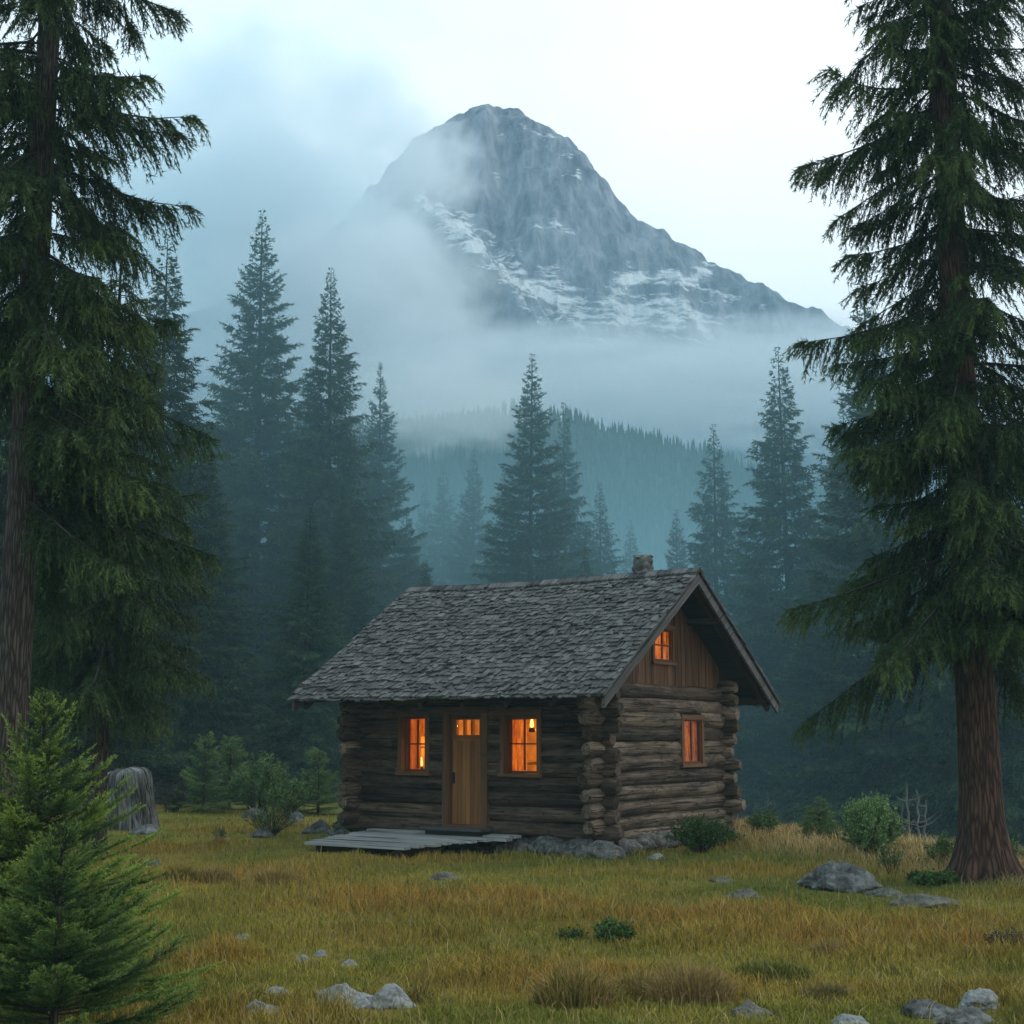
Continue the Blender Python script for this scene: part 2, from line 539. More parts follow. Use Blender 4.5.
def mat_glow(name, col, s):
    m, t, b = newmat(name)
    b.inputs['Base Color'].default_value = (*col, 1)
    b.inputs['Emission Color'].default_value = (*col, 1)
    b.inputs['Emission Strength'].default_value = s
    return m


M['curtain'] = mat_curtain()
M['glass'] = mat_glass()
M['flame'] = mat_glow('lit_lamp_glass', (1.0, 0.50, 0.11), 3.6)


def mat_cols(name, rough=0.85, bscale=None, bdist=0.03):
    """colour straight from the Col attribute (the plant's or soil's own colour)"""
    m, t, b = newmat(name)
    a = attr(t, 'Col').outputs['Color']
    if bscale:
        o = nd(t, 'ShaderNodeTexCoord').outputs['Object']
        n = nd(t, 'ShaderNodeTexNoise', {'Vector': o, 'Scale': bscale, 'Detail': 6.0, 'Roughness': 0.7})
        a = mixc(t, 1.0, a, ramp(t, n.outputs[0], [(0.3, 0.55), (0.7, 1.3)]), 'MULTIPLY')
        bump(t, b, n.outputs[0], 0.8, bdist)
    t.links.new(a, b.inputs['Base Color'])
    b.inputs['Roughness'].default_value = rough
    b.inputs['Specular IOR Level'].default_value = 0.1
    return m


M['ground'] = mat_cols('meadow_soil', bscale=14.0)
M['grass'] = mat_cols('grass_blades')
M['hilltrees'] = mat_cols('hill_wood')

# ------------------------------------------------------------------ ground
def ground_z(x, y):
    x = np.asarray(x, float); y = np.asarray(y, float)
    z = 0.10 * (fbm(x * 0.22 + 5, y * 0.22, o=3, seed=3) - 0.5) + 0.09 * (fbm(x * 1.1, y * 1.1, o=3, seed=4) - 0.5)
    n = (x - 4.9) * 0.93 + (y - 27.6) * 0.36          # how far past the crest on the right
    z = z - 0.10 * np.clip(n, 0, None) * sstep(-0.5, 3, n) - 3.4 * sstep(1.5, 20, n)
    z = z + 0.05 * sstep(34, 60, y) * 0
    return z


def gz(x, y):
    return float(ground_z(np.array([x]), np.array([y]))[0])


def on_ground(px, py):
    d = ray(px, py)
    t = (0 - EYE) / d[2]
    for _ in range(12):
        t = (gz(d[0] * t, d[1] * t) - EYE) / d[2]
    return np.array([d[0] * t, d[1] * t, gz(d[0] * t, d[1] * t)])


_blobs = []          # dry patches: x, y, rx, ry, strength


def blob(px, py, rx, ry, s):
    p = on_ground(px, py)
    _blobs.append((p[0], p[1], rx, ry, s))


for a in [(440, 905, 2.2, 1.1, 1.0), (560, 915, 1.7, 1.0, 0.9), (700, 925, 1.8, 1.0, 0.8), (820, 935, 1.7, 0.9, 1.0), (930, 950, 1.2, 0.8, 0.9), (240, 880, 1.6, 0.9, 1.0),
          (300, 872, 0.9, 0.9, 0.8), (600, 985, 1.1, 0.5, 0.8), (690, 990, 0.9, 0.5, 0.7), (195, 960, 0.6, 0.5, 0.8), (450, 860, 2.0, 0.7, 0.7), (170, 850, 1.2, 0.9, 0.7), (980, 925, 1.0, 0.8, 0.7),
          (860, 990, 1.0, 0.4, 0.6), (400, 935, 1.2, 0.7, 0.5), (740, 872, 2.2, 0.6, 0.7)]:
    blob(*a)


def dry_amount(x, y):
    n = fbm(x * 0.5 + 11, y * 0.5, o=4, seed=21)
    d = sstep(0.52, 0.76, n) * 0.50
    for bx, by, rx, ry, s in _blobs:
        d = np.maximum(d, s * np.exp(-(((x - bx) / rx) ** 2 + ((y - by) / ry) ** 2)) * (0.45 + 1.1 * fbm(x * 1.4, y * 1.4, o=3, seed=9)))
    return np.clip(d, 0, 1)


def crest_amount(x, y):
    n = (x - 4.9) * 0.93 + (y - 27.6) * 0.36
    return sstep(-2.6, -0.8, n + 0.8 * (fbm(x * 0.7, y * 0.7, o=2, seed=14) - 0.5)) * sstep(3.2, 5.0, x + 0.15 * (y - 24))


def lush_amount(x, y):
    """greener grass close round the cabin and under the right-hand spruce"""
    d = np.exp(-(((x - 2.5) / 3.2) ** 2 + ((y - 22.6) / 1.5) ** 2)) + np.exp(-(((x - 6.0) / 2.2) ** 2 + ((y - 19.0) / 1.2) ** 2)) + 0.8 * np.exp(-(((x + 2.4) / 2.0) ** 2 + ((y - 27.4) / 1.5) ** 2))
    return np.clip(d, 0, 1)


def meadow_col(x, y, rnd=0.5):
    g = np.array([0.180, 0.182, 0.028]); gg = np.array([0.088, 0.125, 0.022]); dry = np.array([0.37, 0.205, 0.042]); straw = np.array([0.46, 0.33, 0.145]); yel = np.array([0.285, 0.240, 0.042])
    n = fbm(x * 0.9, y * 0.9, o=3, seed=33)[..., None]
    c = g * (1 - sstep(0.35, 0.65, n)) + yel * sstep(0.35, 0.65, n)
    l = lush_amount(x, y)[..., None]; c = c * (1 - 0.85 * l) + gg * 0.85 * l
    d = dry_amount(x, y)[..., None] * (1 - 0.8 * l); c = c * (1 - d) + dry * d
    k = crest_amount(x, y)[..., None]; c = c * (1 - k) + straw * k
    return c


def axis_points(lo, hi, a, b, fine, coarse):
    return np.unique(np.concatenate([np.linspace(lo, a, coarse), np.arange(a, b, fine), np.linspace(b, hi, coarse)]))


gx = axis_points(-165, 165, -18, 18, 0.16, 30)
gy = axis_points(-60, 235, 5, 48, 0.16, 34)
X, Y = np.meshgrid(gx, gy, indexing='ij')
g = MB()
V = np.stack([X, Y, ground_z(X, Y)], -1).reshape(-1, 3)
i, j = np.meshgrid(np.arange(len(gx) - 1), np.arange(len(gy) - 1), indexing='ij')
b = (i * len(gy) + j).ravel()
gc = meadow_col(V[:, 0], V[:, 1]) * 0.6
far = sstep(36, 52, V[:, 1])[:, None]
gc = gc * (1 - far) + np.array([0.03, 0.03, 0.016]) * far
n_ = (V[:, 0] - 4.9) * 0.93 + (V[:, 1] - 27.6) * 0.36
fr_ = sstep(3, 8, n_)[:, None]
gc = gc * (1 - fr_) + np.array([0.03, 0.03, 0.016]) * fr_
g.add(V, f4=np.stack([b, b + len(gy), b + len(gy) + 1, b + 1], 1), col=gc)
tag(g.build('ground', M['ground'], smooth=True), kind='structure', label='meadow ground of dry and green grass falling away to the right')

# ------------------------------------------------------------------ hill with wood, far behind the cabin
def hill_z(x, y):
    # crest line about 1350 m out, from the mist on the left down to the right
    cr = np.interp(x, [-900, -300, 0, 60, 130, 235, 330, 520, 900], [270, 288, 310, 307, 290, 255, 228, 180, 115])
    t = np.clip((y - 500) / 850, 0, 1.0)
    back = sstep(1350, 1900, y)
    z = -6 + (cr + 6) * t ** 1.25 * (1 - 0.6 * back)
    return z + 14 * (fbm(x * 0.008, y * 0.008, o=4, seed=51) - 0.5) * t


hx = np.linspace(-900, 900, 110); hy = np.linspace(500, 1900, 80)
X, Y = np.meshgrid(hx, hy, indexing='ij')
g = MB()
i, j = np.meshgrid(np.arange(len(hx) - 1), np.arange(len(hy) - 1), indexing='ij')
b = (i * len(hy) + j).ravel()
g.add(np.stack([X, Y, hill_z(X, Y)], -1).reshape(-1, 3), f4=np.stack([b, b + len(hy), b + len(hy) + 1, b + 1], 1), col=(0.03, 0.045, 0.03))
tag(g.build('hill', M['ground'], smooth=True), kind='structure', label='low forested hill below the mountain')

rng = np.random.default_rng(77)
nh = 9000
tx = rng.uniform(-420, 520, nh); ty = 560 + 830 * rng.random(nh) ** 0.6
tz = hill_z(tx, ty)
g = MB()
Hh = rng.uniform(9, 19, nh) * (0.8 + 0.5 * noise(tx * 0.02, ty * 0.02, seed=5)); Rr = Hh * rng.uniform(0.13, 0.19, nh)
a6 = np.arange(5) / 5 * 2 * PI
for (zb, zt, rs) in ((0.05, 0.62, 1.0), (0.33, 0.84, 0.72), (0.6, 1.0, 0.42)):
    ring = np.stack([tx[:, None] + np.cos(a6)[None] * Rr[:, None] * rs * rng.uniform(.75, 1.2, (nh, 5)), ty[:, None] + np.sin(a6)[None] * Rr[:, None] * rs, np.repeat((tz + zb * Hh)[:, None], 5, 1)], -1)
    top = np.stack([tx, ty, tz + zt * Hh], -1)[:, None]
    vv = np.concatenate([ring, top], 1)
    base = np.arange(nh)[:, None] * 6
    k = np.arange(5)
    f = np.stack([base + k[None], base + ((k + 1) % 5)[None], np.repeat(base + 5, 5, 1)], -1).reshape(-1, 3)
    cc = np.repeat((np.array([0.022, 0.040, 0.026])[None] * rng.uniform(0.6, 1.5, (nh, 1)))[:, None], 6, 1).reshape(-1, 3)
    g.add(vv.reshape(-1, 3), f3=f, col=cc)
tag(g.build('woods', M['hilltrees']), kind='stuff', label='far conifer wood covering the hill below the mist')

# ------------------------------------------------------------------ mountain
DM = 4000.0
prof_px = [(-250, 430), (-60, 400), (120, 350), (230, 300), (300, 262), (350, 215), (395, 160), (412, 140), (440, 124), (466, 111), (490, 106), (515, 110), (538, 121), (556, 133), (574, 148), (588, 165), (602, 182), (618, 206), (640, 222),
           (662, 234), (684, 247), (706, 259), (728, 272), (745, 280), (765, 292), (790, 306), (820, 320), (870, 345), (950, 400), (1100, 470), (1300, 560)]
pw = np.array([at(a, b_, DM) for a, b_ in prof_px])


SPUR = [np.array(at(*q)) for q in ((395, 214, 3560), (418, 201, 3450), (446, 228, 3300), (478, 268, 3130), (520, 306, 2960), (566, 336, 2800), (640, 372, 2600))]


def polyline(x, y, pts):
    """nearest point on a plan polyline: distance, signed side, height along it, overrun"""
    best = np.full(np.shape(x), 1e9); side = np.zeros_like(best); hz_ = np.zeros_like(best)
    for A, B in zip(pts[:-1], pts[1:]):
        ab = (B - A)[:2]; L2 = ab @ ab
        s = np.clip(((x - A[0]) * ab[0] + (y - A[1]) * ab[1]) / L2, 0, 1)
        qx, qy = A[0] + s * ab[0], A[1] + s * ab[1]
        d = np.hypot(x - qx, y - qy)
        k = d < best
        best = np.where(k, d, best); side = np.where(k, (x - A[0]) * ab[1] - (y - A[1]) * ab[0], side); hz_ = np.where(k, A[2] + s * (B[2] - A[2]), hz_)
    return best, side, hz_


def mountain_z(x, y):
    wx = x + 50 * (fbm(x * 0.004, y * 0.004, o=3, seed=61) - 0.5)
    hr = np.interp(wx, pw[:, 0], pw[:, 2])
    d = (DM - y)                                     # towards the viewer
    t = d / 2300.0 + 0.05 * (fbm(x * 0.003 + 9, y * 0.0, o=4, seed=62) - 0.5) * sstep(0, 250, d)
    face = np.interp(t, [-1.0, -0.3, 0.0, 0.04, 0.10, 0.19, 0.235, 0.33, 0.42, 0.60, 1.0], [0.1, 0.62, 1.0, 0.965, 0.80, 0.555, 0.515, 0.47, 0.36, 0.24, 0.01])
    zz = hr * face
    dist, sd_, hz_ = polyline(x, y, SPUR)
    spur = hz_ - dist * np.where(sd_ > 0, 0.95, 0.80) + 40 * (ridged(x * 0.006, y * 0.006, o=4, seed=63) - 0.6) * sstep(0, 120, dist)
    k = 0.03
    zz = np.logaddexp(zz * k, spur * k) / k
    w1 = ridged(x * 0.0021 + 3, y * 0.0015, o=6, seed=71, gain=0.52)
    w2 = ridged(x * 0.0075, y * 0.005 + 4, o=5, seed=72, gain=0.55)
    amp = np.clip(d / 300.0, 0.10, 1.0)
    zz = zz + (150 * (w1 - 0.62) + 110 * (w2 - 0.62)) * amp * np.clip(zz / 700, 0.1, 1)
    st = 74.0
    tilt = zz - 0.10 * x + 60 * fbm(x * 0.004, y * 0.004, o=4, seed=75)
    q = tilt / st; fl = np.floor(q); fr = q - fl
    zz = zz + (fl + sstep(0.3, 0.7, fr) - q) * st * 0.36
    zz = zz + 30 * (ridged(x * 0.02, y * 0.012, o=5, seed=76, gain=0.6) - 0.6)
    return zz


mx = np.linspace(-2100, 2300, 760); my = np.concatenate([np.linspace(2050, 3250, 170), np.linspace(3256, 4060, 330), np.linspace(4080, 5200, 30)])
X, Y = np.meshgrid(mx, my, indexing='ij')
Z = mountain_z(X, Y)
# buttresses and upright cracks in the cliffs push the face in and out
front = sstep(4000, 3900, Y) * sstep(2600, 3300, Y)
Y2 = Y - 90 * (ridged(X * 0.006, Z * 0.0012, o=5, seed=78) - 0.6) * front - 30 * (ridged(X * 0.022, Z * 0.003, o=4, seed=79) - 0.6) * front
# snow keeps to the hollows behind the spur and to a few ledges
fwd = Y * math.cos(PITCH) + (Z - EYE) * math.sin(PITCH)
SX = 512 + F * X / fwd; SZ = 512 - F * (-Y * math.sin(PITCH) + (Z - EYE) * math.cos(PITCH)) / fwd
wob = 30 * (fbm(X * 0.009, Z * 0.009, o=5, seed=82, gain=0.6) - 0.5)
snow = np.zeros_like(Z)
for pts, wd, amt in (([(424, 202), (448, 222), (470, 244), (500, 266), (528, 284), (556, 300)], 9, 0.85), ([(440, 214), (466, 236), (492, 238)], 4, 0.6), ([(545, 290), (580, 304), (620, 310), (660, 318), (700, 326)], 16, 0.74),
                     ([(612, 285), (632, 276), (660, 282), (692, 287), (706, 272)], 7, 0.86), ([(520, 300), (560, 322), (600, 334)], 7, 0.55), ([(700, 292), (735, 298), (760, 304)], 5, 0.6), ([(450, 222), (480, 218), (512, 222)], 3, 0.5),
                     ([(400, 150), (430, 150), (462, 146)], 3, 0.55), ([(500, 137), (530, 130), (552, 134)], 3, 0.62), ([(535, 222), (560, 224), (574, 228)], 4, 0.62), ([(555, 160), (580, 158)], 3, 0.60), ([(560, 178), (580, 176)], 2.5, 0.55), ([(480, 180), (505, 178)], 2.5, 0.5), ([(400, 226), (424, 210)], 3, 0.7)):
    for (ax, ay), (bx, by) in zip(pts[:-1], pts[1:]):
        l2 = (bx - ax) ** 2 + (by - ay) ** 2
        s_ = np.clip(((SX - ax) * (bx - ax) + (SZ - ay) * (by - ay)) / l2, 0, 1)
        dd = np.hypot(SX - ax - s_ * (bx - ax), SZ - ay - s_ * (by - ay) + wob)
        snow = np.maximum(snow, amt * 0.74 * np.exp(-(dd / (wd * 1.75)) ** 2))
gxx, gyy = np.gradient(Z, mx, my)
slope = np.sqrt(gxx ** 2 + gyy ** 2)
snow = snow + 0.34 * sstep(1.3, 0.4, slope) * sstep(700, 950, Z) * sstep(3900, 3700, Y) * 0.9
snow = np.clip(snow, 0, 1)
g = MB()
i, j = np.meshgrid(np.arange(len(mx) - 1), np.arange(len(my) - 1), indexing='ij')
b = (i * len(my) + j).ravel()
g.add(np.stack([X, Y2, Z], -1).reshape(-1, 3), f4=np.stack([b, b + len(my), b + len(my) + 1, b + 1], 1), col=np.stack([snow, 0 * snow, 0 * snow], -1).reshape(-1, 3))
m, t, bs = newmat('mountain_rock')
o = nd(t, 'ShaderNodeTexCoord').outputs['Object']
n1 = nd(t, 'ShaderNodeTexNoise', {'Vector': mapped(t, o, (0.020, 0.020, 0.006)), 'Scale': 1.0, 'Detail': 8.0, 'Roughness': 0.65})
n2 = nd(t, 'ShaderNodeTexNoise', {'Vector': mapped(t, o, (0.0025, 0.0025, 0.0025)), 'Scale': 1.0, 'Detail': 3.0})
rc = ramp(t, n1.outputs[0], [(0.36, (0.070, 0.096, 0.125)), (0.5, (0.19, 0.228, 0.275)), (0.64, (0.35, 0.385, 0.43))])  # rock paled and blued, so part of the haze is in its colour
rc = mixc(t, ramp(t, n2.outputs[0], [(0.54, 0.0), (0.66, 0.45)]), rc, (0.26, 0.215, 0.205))
n3 = nd(t, 'ShaderNodeTexNoise', {'Vector': mapped(t, o, (0.012, 0.012, 0.050)), 'Scale': 1.0, 'Detail': 9.0, 'Roughness': 0.74})
sn = nd(t, 'ShaderNodeSeparateColor', {0: attr(t, 'Col').outputs['Color']})
sf = mth(t, 'ADD', sn.outputs[0], mth(t, 'MULTIPLY', mth(t, 'SUBTRACT', n3.outputs[0], 0.5), 2.6))
t.links.new(mixc(t, ramp(t, sf, [(0.40, 0.0), (0.66, 1.0)]), rc, (0.88, 0.92, 0.94)), bs.inputs['Base Color'])
bs.inputs['Roughness'].default_value = 0.9
bump(t, bs, n1.outputs[0], 1.0, 60.0)
M['mountain'] = m
tag(g.build('mountain', M['mountain'], smooth=True), kind='structure', label='rocky domed mountain streaked with snow, wrapped in mist')

# ------------------------------------------------------------------ haze over the clearing, clouds beyond it
def vol_haze():
    m = bpy.data.materials.new('haze_air'); m.use_nodes = True
    t = m.node_tree; t.nodes.clear()
    out = nd(t, 'ShaderNodeOutputMaterial')
    v = nd(t, 'ShaderNodeVolumePrincipled', {'Color': HAZE_COL, 'Density': HAZE_DEN, 'Anisotropy': 0.1})
    t.links.new(v.outputs[0], out.inputs['Volume'])
    return m


HAZE_COL = (0.52, 0.80, 0.90, 1)
HAZE_DEN = 0.0009
hz = MB()
box(hz, -170, 170, -65, 240, -9, 31)
tag(hz.build('haze', vol_haze()), 'thin blue mist filling the clearing and the forest', kind='stuff')
# the thicker mist that hangs among the trees behind the clearing
HAZE_COL = (0.36, 0.63, 0.72, 1)
HAZE_DEN = 0.0115
hz = MB()
box(hz, -160, 160, 38.0, 230, -8.5, 20.5)
tag(hz.build('mist', vol_haze()), 'thicker blue mist hanging in the forest behind the clearing', kind='stuff')


def cloud(loc, size, den, seed, scale=2.0, edge=0.55, label='', col=(0.93, 0.98, 1.0, 1), flat=1.0, rough=0.55):
    m = bpy.data.materials.new('cloud_vapour'); m.use_nodes = True
    t = m.node_tree; t.nodes.clear()
    out = nd(t, 'ShaderNodeOutputMaterial')
    o = nd(t, 'ShaderNodeTexCoord').outputs['Object']
    rr = nd(t, 'ShaderNodeVectorMath', {0: o}, operation='LENGTH').outputs['Value']
    off = nd(t, 'ShaderNodeVectorMath', {0: mapped(t, o, (1, 1, flat)), 1: (seed * 7.1, seed * 3.3, seed * 1.7)}, operation='ADD').outputs[0]
    n = nd(t, 'ShaderNodeTexNoise', {'Vector': off, 'Scale': scale, 'Detail': 4.0, 'Roughness': rough, 'Distortion': 0.3})
    k = mth(t, 'ADD', mth(t, 'SUBTRACT', 1.0, rr), mth(t, 'MULTIPLY', mth(t, 'SUBTRACT', n.outputs[0], 0.5), 2.2))
    mr = nd(t, 'ShaderNodeMapRange', {0: k, 1: edge - 0.35, 2: edge + 0.35, 3: 0.0, 4: 1.0}, interpolation_type='SMOOTHSTEP')
    ins = nd(t, 'ShaderNodeMapRange', {0: rr, 1: 0.8, 2: 0.99, 3: 1.0, 4: 0.0}, interpolation_type='SMOOTHSTEP')
    d = mth(t, 'MULTIPLY', mth(t, 'MULTIPLY', mr.outputs[0], ins.outputs[0]), den)
    v = nd(t, 'ShaderNodeVolumePrincipled', {'Color': col, 'Density': d, 'Anisotropy': 0.15})
    t.links.new(v.outputs[0], out.inputs['Volume'])
    g = MB()
    vv, ff = ICO[3]
    g.add(vv * 1.02, f3=ff)
    o = g.build('cloud', m, smooth=True)
    o.location = loc
    o.scale = size
    return tag(o, label, kind='stuff')


# thin blue air in front of the mountain, behind the hill
HAZE_COL = (0.60, 0.83, 1.0, 1)
HAZE_DEN = 0.0015
hz = MB()
box(hz, -2500, 2500, 1915, 2040, -30, 2600)
tag(hz.build('mist', vol_haze()), 'thin blue air between the forested hill and the mountain', kind='stuff')
W1 = (0.97, 0.99, 1.0, 1)
c1 = at(640, 390, 2250); cloud(c1, (1150, 330, 125), 0.0125, 3, 4.2, 0.50, 'white mist bank lying along the foot of the mountain', flat=0.55, col=W1, rough=0.62)
c2 = at(255, 235, 2500); cloud(c2, (520, 400, 470), 0.0070, 8, 2.6, 0.42, 'big soft cloud over the left flank of the mountain', col=(0.88, 0.97, 1.0, 1), rough=0.6)
c3 = at(425, 172, 3050); cloud(c3, (190, 150, 165), 0.0085, 5, 2.2, 0.45, 'small cloud wisp hiding the left edge of the summit', col=W1, rough=0.62)
c5 = at(440, 405, 1150); cloud(c5, (135, 110, 50), 0.0120, 21, 2.4, 0.42, 'low mist lapping over the left end of the forested hill', col=W1)
c4 = at(352, 312, 2300); cloud(c4, (310, 250, 200), 0.0100, 13, 2.6, 0.42, 'cloud tongue drifting below the left shoulder of the mountain', col=W1, rough=0.62)

# ------------------------------------------------------------------ the cabin
CX, CY, CA = 1.472, 23.675, -0.5789
W, L = 5.16, 4.70                       # front wall runs along -x, side wall along +y (cabin axes)
OF, OSR, OSL = 1.18, 0.755, 0.663       # eave and gable overhangs
ZE, ZR = 2.62, 4.907
SL = (ZR - ZE) / (L / 2 + OF)
cabin = empty('log_cabin', (CX, CY, 0), 'weathered log cabin with shake roof and glowing orange windows', 'cabin', rz=CA)
rng = np.random.default_rng(5)


def roof_z(y):
    """underside of the roof at local depth y"""
    return ZE + SL * (min(y, L - y) + OF) - 0.16


LOGR, SPC = 0.142, 0.25
OPEN_F = [(-4.10, -3.50, 1.27, 2.30), (-2.99, -2.31, 0.40, 2.34), (-1.86, -1.13, 1.27, 2.32)]   # x0,x1,z0,z1 in the front wall
OPEN_S = [(2.80, 3.64, 1.40, 2.26)]                                                            # y0,y1,z0,z1 in the side wall


CUT_F = [(h[0], h[1], h[2], h[3] - 0.09) for h in OPEN_F]


def log_run(mb, fixed, axis, a0, a1, z, r, holes, seed):
    segs = [(a0, a1)]
    for h0, h1, z0, z1 in holes:
        if z + r * 0.75 > z0 and z - r * 0.75 < z1:
            ns = []
            for s0, s1 in segs:
                if h0 > s0 and h1 < s1:
                    ns += [(s0, h0 - 0.02), (h1 + 0.02, s1)]
                else:
                    ns.append((s0, s1))
            segs = ns
    rg = np.random.default_rng(seed)
    tone = rg.uniform(0.25, 0.8)
    sag, ph = rg.uniform(0.004, 0.014), rg.uniform(0, 6)
    tap = rg.uniform(-0.012, 0.012)
    for s0, s1 in segs:
        n = max(6, int((s1 - s0) / 0.12))
        a = np.linspace(s0, s1, n)
        p = np.zeros((n, 3)); p[:, axis] = a; p[:, 1 - axis] = fixed + sag * np.sin(a * 1.1 + ph); p[:, 2] = z + sag * np.sin(a * 1.7 + ph * 2)
        rad = r + tap * (a - a0) / (a1 - a0) + 0.006 * np.sin(a * 2.3 + ph)
        for e, out in ((s0, a0), (s1, a1)):
            if e == out:           # hewn ends bulge a little beyond the notch, then round off
                q = np.abs(a - e)
                rad = rad * (1 + rg.uniform(-0.06, 0.16) * np.exp(-(q / 0.16) ** 2)) * (1 - 0.35 * np.exp(-(q / 0.035) ** 2))
                q0 = rg.uniform(-0.05, 0.05)
                p[:, axis] += q0 * np.exp(-(q / 0.2) ** 2)
                p[:, 2] += rg.uniform(-0.02, 0.02) * np.exp(-(q / 0.2) ** 2)
        tube(mb, p, rad, 14, col=tone + rg.uniform(-0.05, 0.05), seed=seed * 3 + int(s0 * 10), rough=0.11)


fw, sw, bw, lw = MB(), MB(), MB(), MB()
for k in range(11):
    z = 0.36 + SPC * k
    log_run(fw, 0.0, 0, -W - 0.34 + rng.uniform(-.07, .07), 0.36 + rng.uniform(-.08, .08), z, LOGR + rng.uniform(-.008, .012), CUT_F, 100 + k)
    log_run(bw, L, 0, -W - 0.34 + rng.uniform(-.07, .07), 0.36 + rng.uniform(-.08, .08), z, LOGR, [], 200 + k)
for k in range(10):
    z = 0.36 + SPC * k + 0.125
    if k == 0:
        z -= 0.0
    log_run(sw, 0.0, 1, -0.55 + rng.uniform(-.09, .09), L + 0.36 + rng.uniform(-.08, .08), z - 0.02, LOGR + rng.uniform(-.01, .014), OPEN_S, 300 + k)
    log_run(lw, -W, 1, -0.50 + rng.uniform(-.08, .08), L + 0.36 + rng.uniform(-.08, .08), z - 0.02, LOGR, [], 400 + k)
log_run(sw, 0.0, 1, 0.1, L + 0.3, 0.245, 0.13, [], 333)
fw.build('front_wall', M['log_eave_shade'], cabin, True)
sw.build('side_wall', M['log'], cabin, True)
bw.build('back_wall', M['log'], cabin, True)
lw.build('rear_side_wall', M['log'], cabin, True)


# inner lining with the same openings, so the rooms are closed boxes
def lining(mb, axis, c0, c1, a0, a1, z0, z1, holes):
    cuts = sorted({a0, a1} | {h[0] for h in holes} | {h[1] for h in holes})
    for s0, s1 in zip(cuts[:-1], cuts[1:]):
        zs = [(z0, z1)]
        for h in holes:
            if h[0] <= s0 + 1e-6 and h[1] >= s1 - 1e-6:
                zs = [(z0, h[2]), (h[3], z1)]
        for q0, q1 in zs:
            if q1 - q0 < 0.01:
                continue
            if axis == 0:
                box(mb, s0, s1, c0, c1, q0, q1, 0.5, 0)
            else:
                box(mb, c0, c1, s0, s1, q0, q1, 0.5, 1)


ln = MB()
lining(ln, 0, 0.07, 0.15, -W + 0.07, -0.152, 0.38, 2.95, OPEN_F)
lining(ln, 0, L - 0.15, L - 0.07, -W + 0.07, -0.152, 0.38, 2.95, [])
lining(ln, 1, -0.15, -0.07, 0.072, L - 0.072, 0.382, 2.78, OPEN_S)
lining(ln, 1, -W + 0.072, -W + 0.15, 0.152, L - 0.152, 0.382, 2.78, [])
box(ln, -W + 0.1, -0.1, 0.1, L - 0.1, 0.30, 0.378)
box(ln, -W + 0.1, -0.06, 0.06, L - 0.06, 2.72, 2.80)
ln.build('inner_wall', M['inside'], cabin)

# gable ends: upright boards, one opening in the near one
GW = (1.90, 2.68, 3.24, 3.88)
for nm, x0, hole in (('gable_wall', 0.0, GW), ('gable_wall', -W, None)):
    mb = MB()
    y = 0.02; k = 0
    while y < L - 0.02:
        w = rng.uniform(0.12, 0.17)
        y1 = min(y + w, L - 0.02)
        off = rng.uniform(-0.006, 0.006)
        tone = rng.uniform(0.25, 0.75)
        zt0, zt1 = roof_z(y), roof_z(y1)
        parts = [(2.76 + rng.uniform(-0.012, 0.01), None)]
        if hole and y1 > hole[0] and y < hole[1]:
            parts = [(2.76, hole[2]), (hole[3], None)]
        for z0, z1 in parts:
            a, b_ = (zt0, zt1) if z1 is None else (z1, z1)
            if min(a, b_) <= z0 + 0.02:
                continue
            v = [(x0 - 0.03 + off, y, z0), (x0 + 0.03 + off, y, z0), (x0 + 0.03 + off, y1 - 0.006, z0), (x0 - 0.03 + off, y1 - 0.006, z0),
                 (x0 - 0.03 + off, y, a), (x0 + 0.03 + off, y, a), (x0 + 0.03 + off, y1 - 0.006, b_), (x0 - 0.03 + off, y1 - 0.006, b_)]
            uv = [(p[2] + k * 1.7, p[1], p[0] + k) for p in v]
            hexa(mb, v, tone, uv)
        y = y1; k += 1
    # backing behind the boards
    for (ya, yb) in ((0.02, hole[0] if hole else L / 2), (hole[1] if hole else L / 2, L - 0.02)):
        xs = x0 - 0.055 if x0 == 0 else x0 + 0.055
        yy = np.linspace(ya, yb, 2)
        mid = [q for q in (L / 2,) if ya < q < yb]
        ys = [ya] + mid + [yb]
        for p, q in zip(ys[:-1], ys[1:]):
            v = [(xs - .02, p, 2.8), (xs + .02, p, 2.8), (xs + .02, q, 2.8), (xs - .02, q, 2.8), (xs - .02, p, roof_z(p)), (xs + .02, p, roof_z(p)), (xs + .02, q, roof_z(q)), (xs - .02, q, roof_z(q))]
            hexa(mb, v, 0.4)
    if hole:
        box(mb, x0 - .075, x0 - .035, hole[0], hole[1], 2.8, hole[2], 0.4, 1)
        for p, q in ((hole[0], L / 2), (L / 2, hole[1])):
            xs = x0 - 0.055
            v = [(xs - .02, p, hole[3]), (xs + .02, p, hole[3]), (xs + .02, q, hole[3]), (xs - .02, q, hole[3]), (xs - .02, p, roof_z(p)), (xs + .02, p, roof_z(p)), (xs + .02, q, roof_z(q)), (xs - .02, q, roof_z(q))]
            hexa(mb, v, 0.4)
    # sill board under the boards
    box(mb, x0 - 0.06, x0 + 0.075, 0.05, L - 0.05, 2.715, 2.755, 0.4, 1)
    mb.build(nm, M['plank'], cabin)

# roof: sheathing with hand-split shakes on it
rf = MB()
X0, X1 = -W - OSL, OSR
ca, sa = 1 / math.hypot(1, SL), SL / math.hypot(1, SL)
run = L / 2 + OF
slen = run / ca


def roof_sag(x, s):
    return -0.045 * np.sin(np.pi * np.clip((x - X0) / (X1 - X0), 0, 1)) * np.clip(s / slen, 0, 1) + 0.035 * (fbm(np.asarray(x) * 0.55, np.asarray(s) * 0.6, o=2, seed=91) - 0.5)


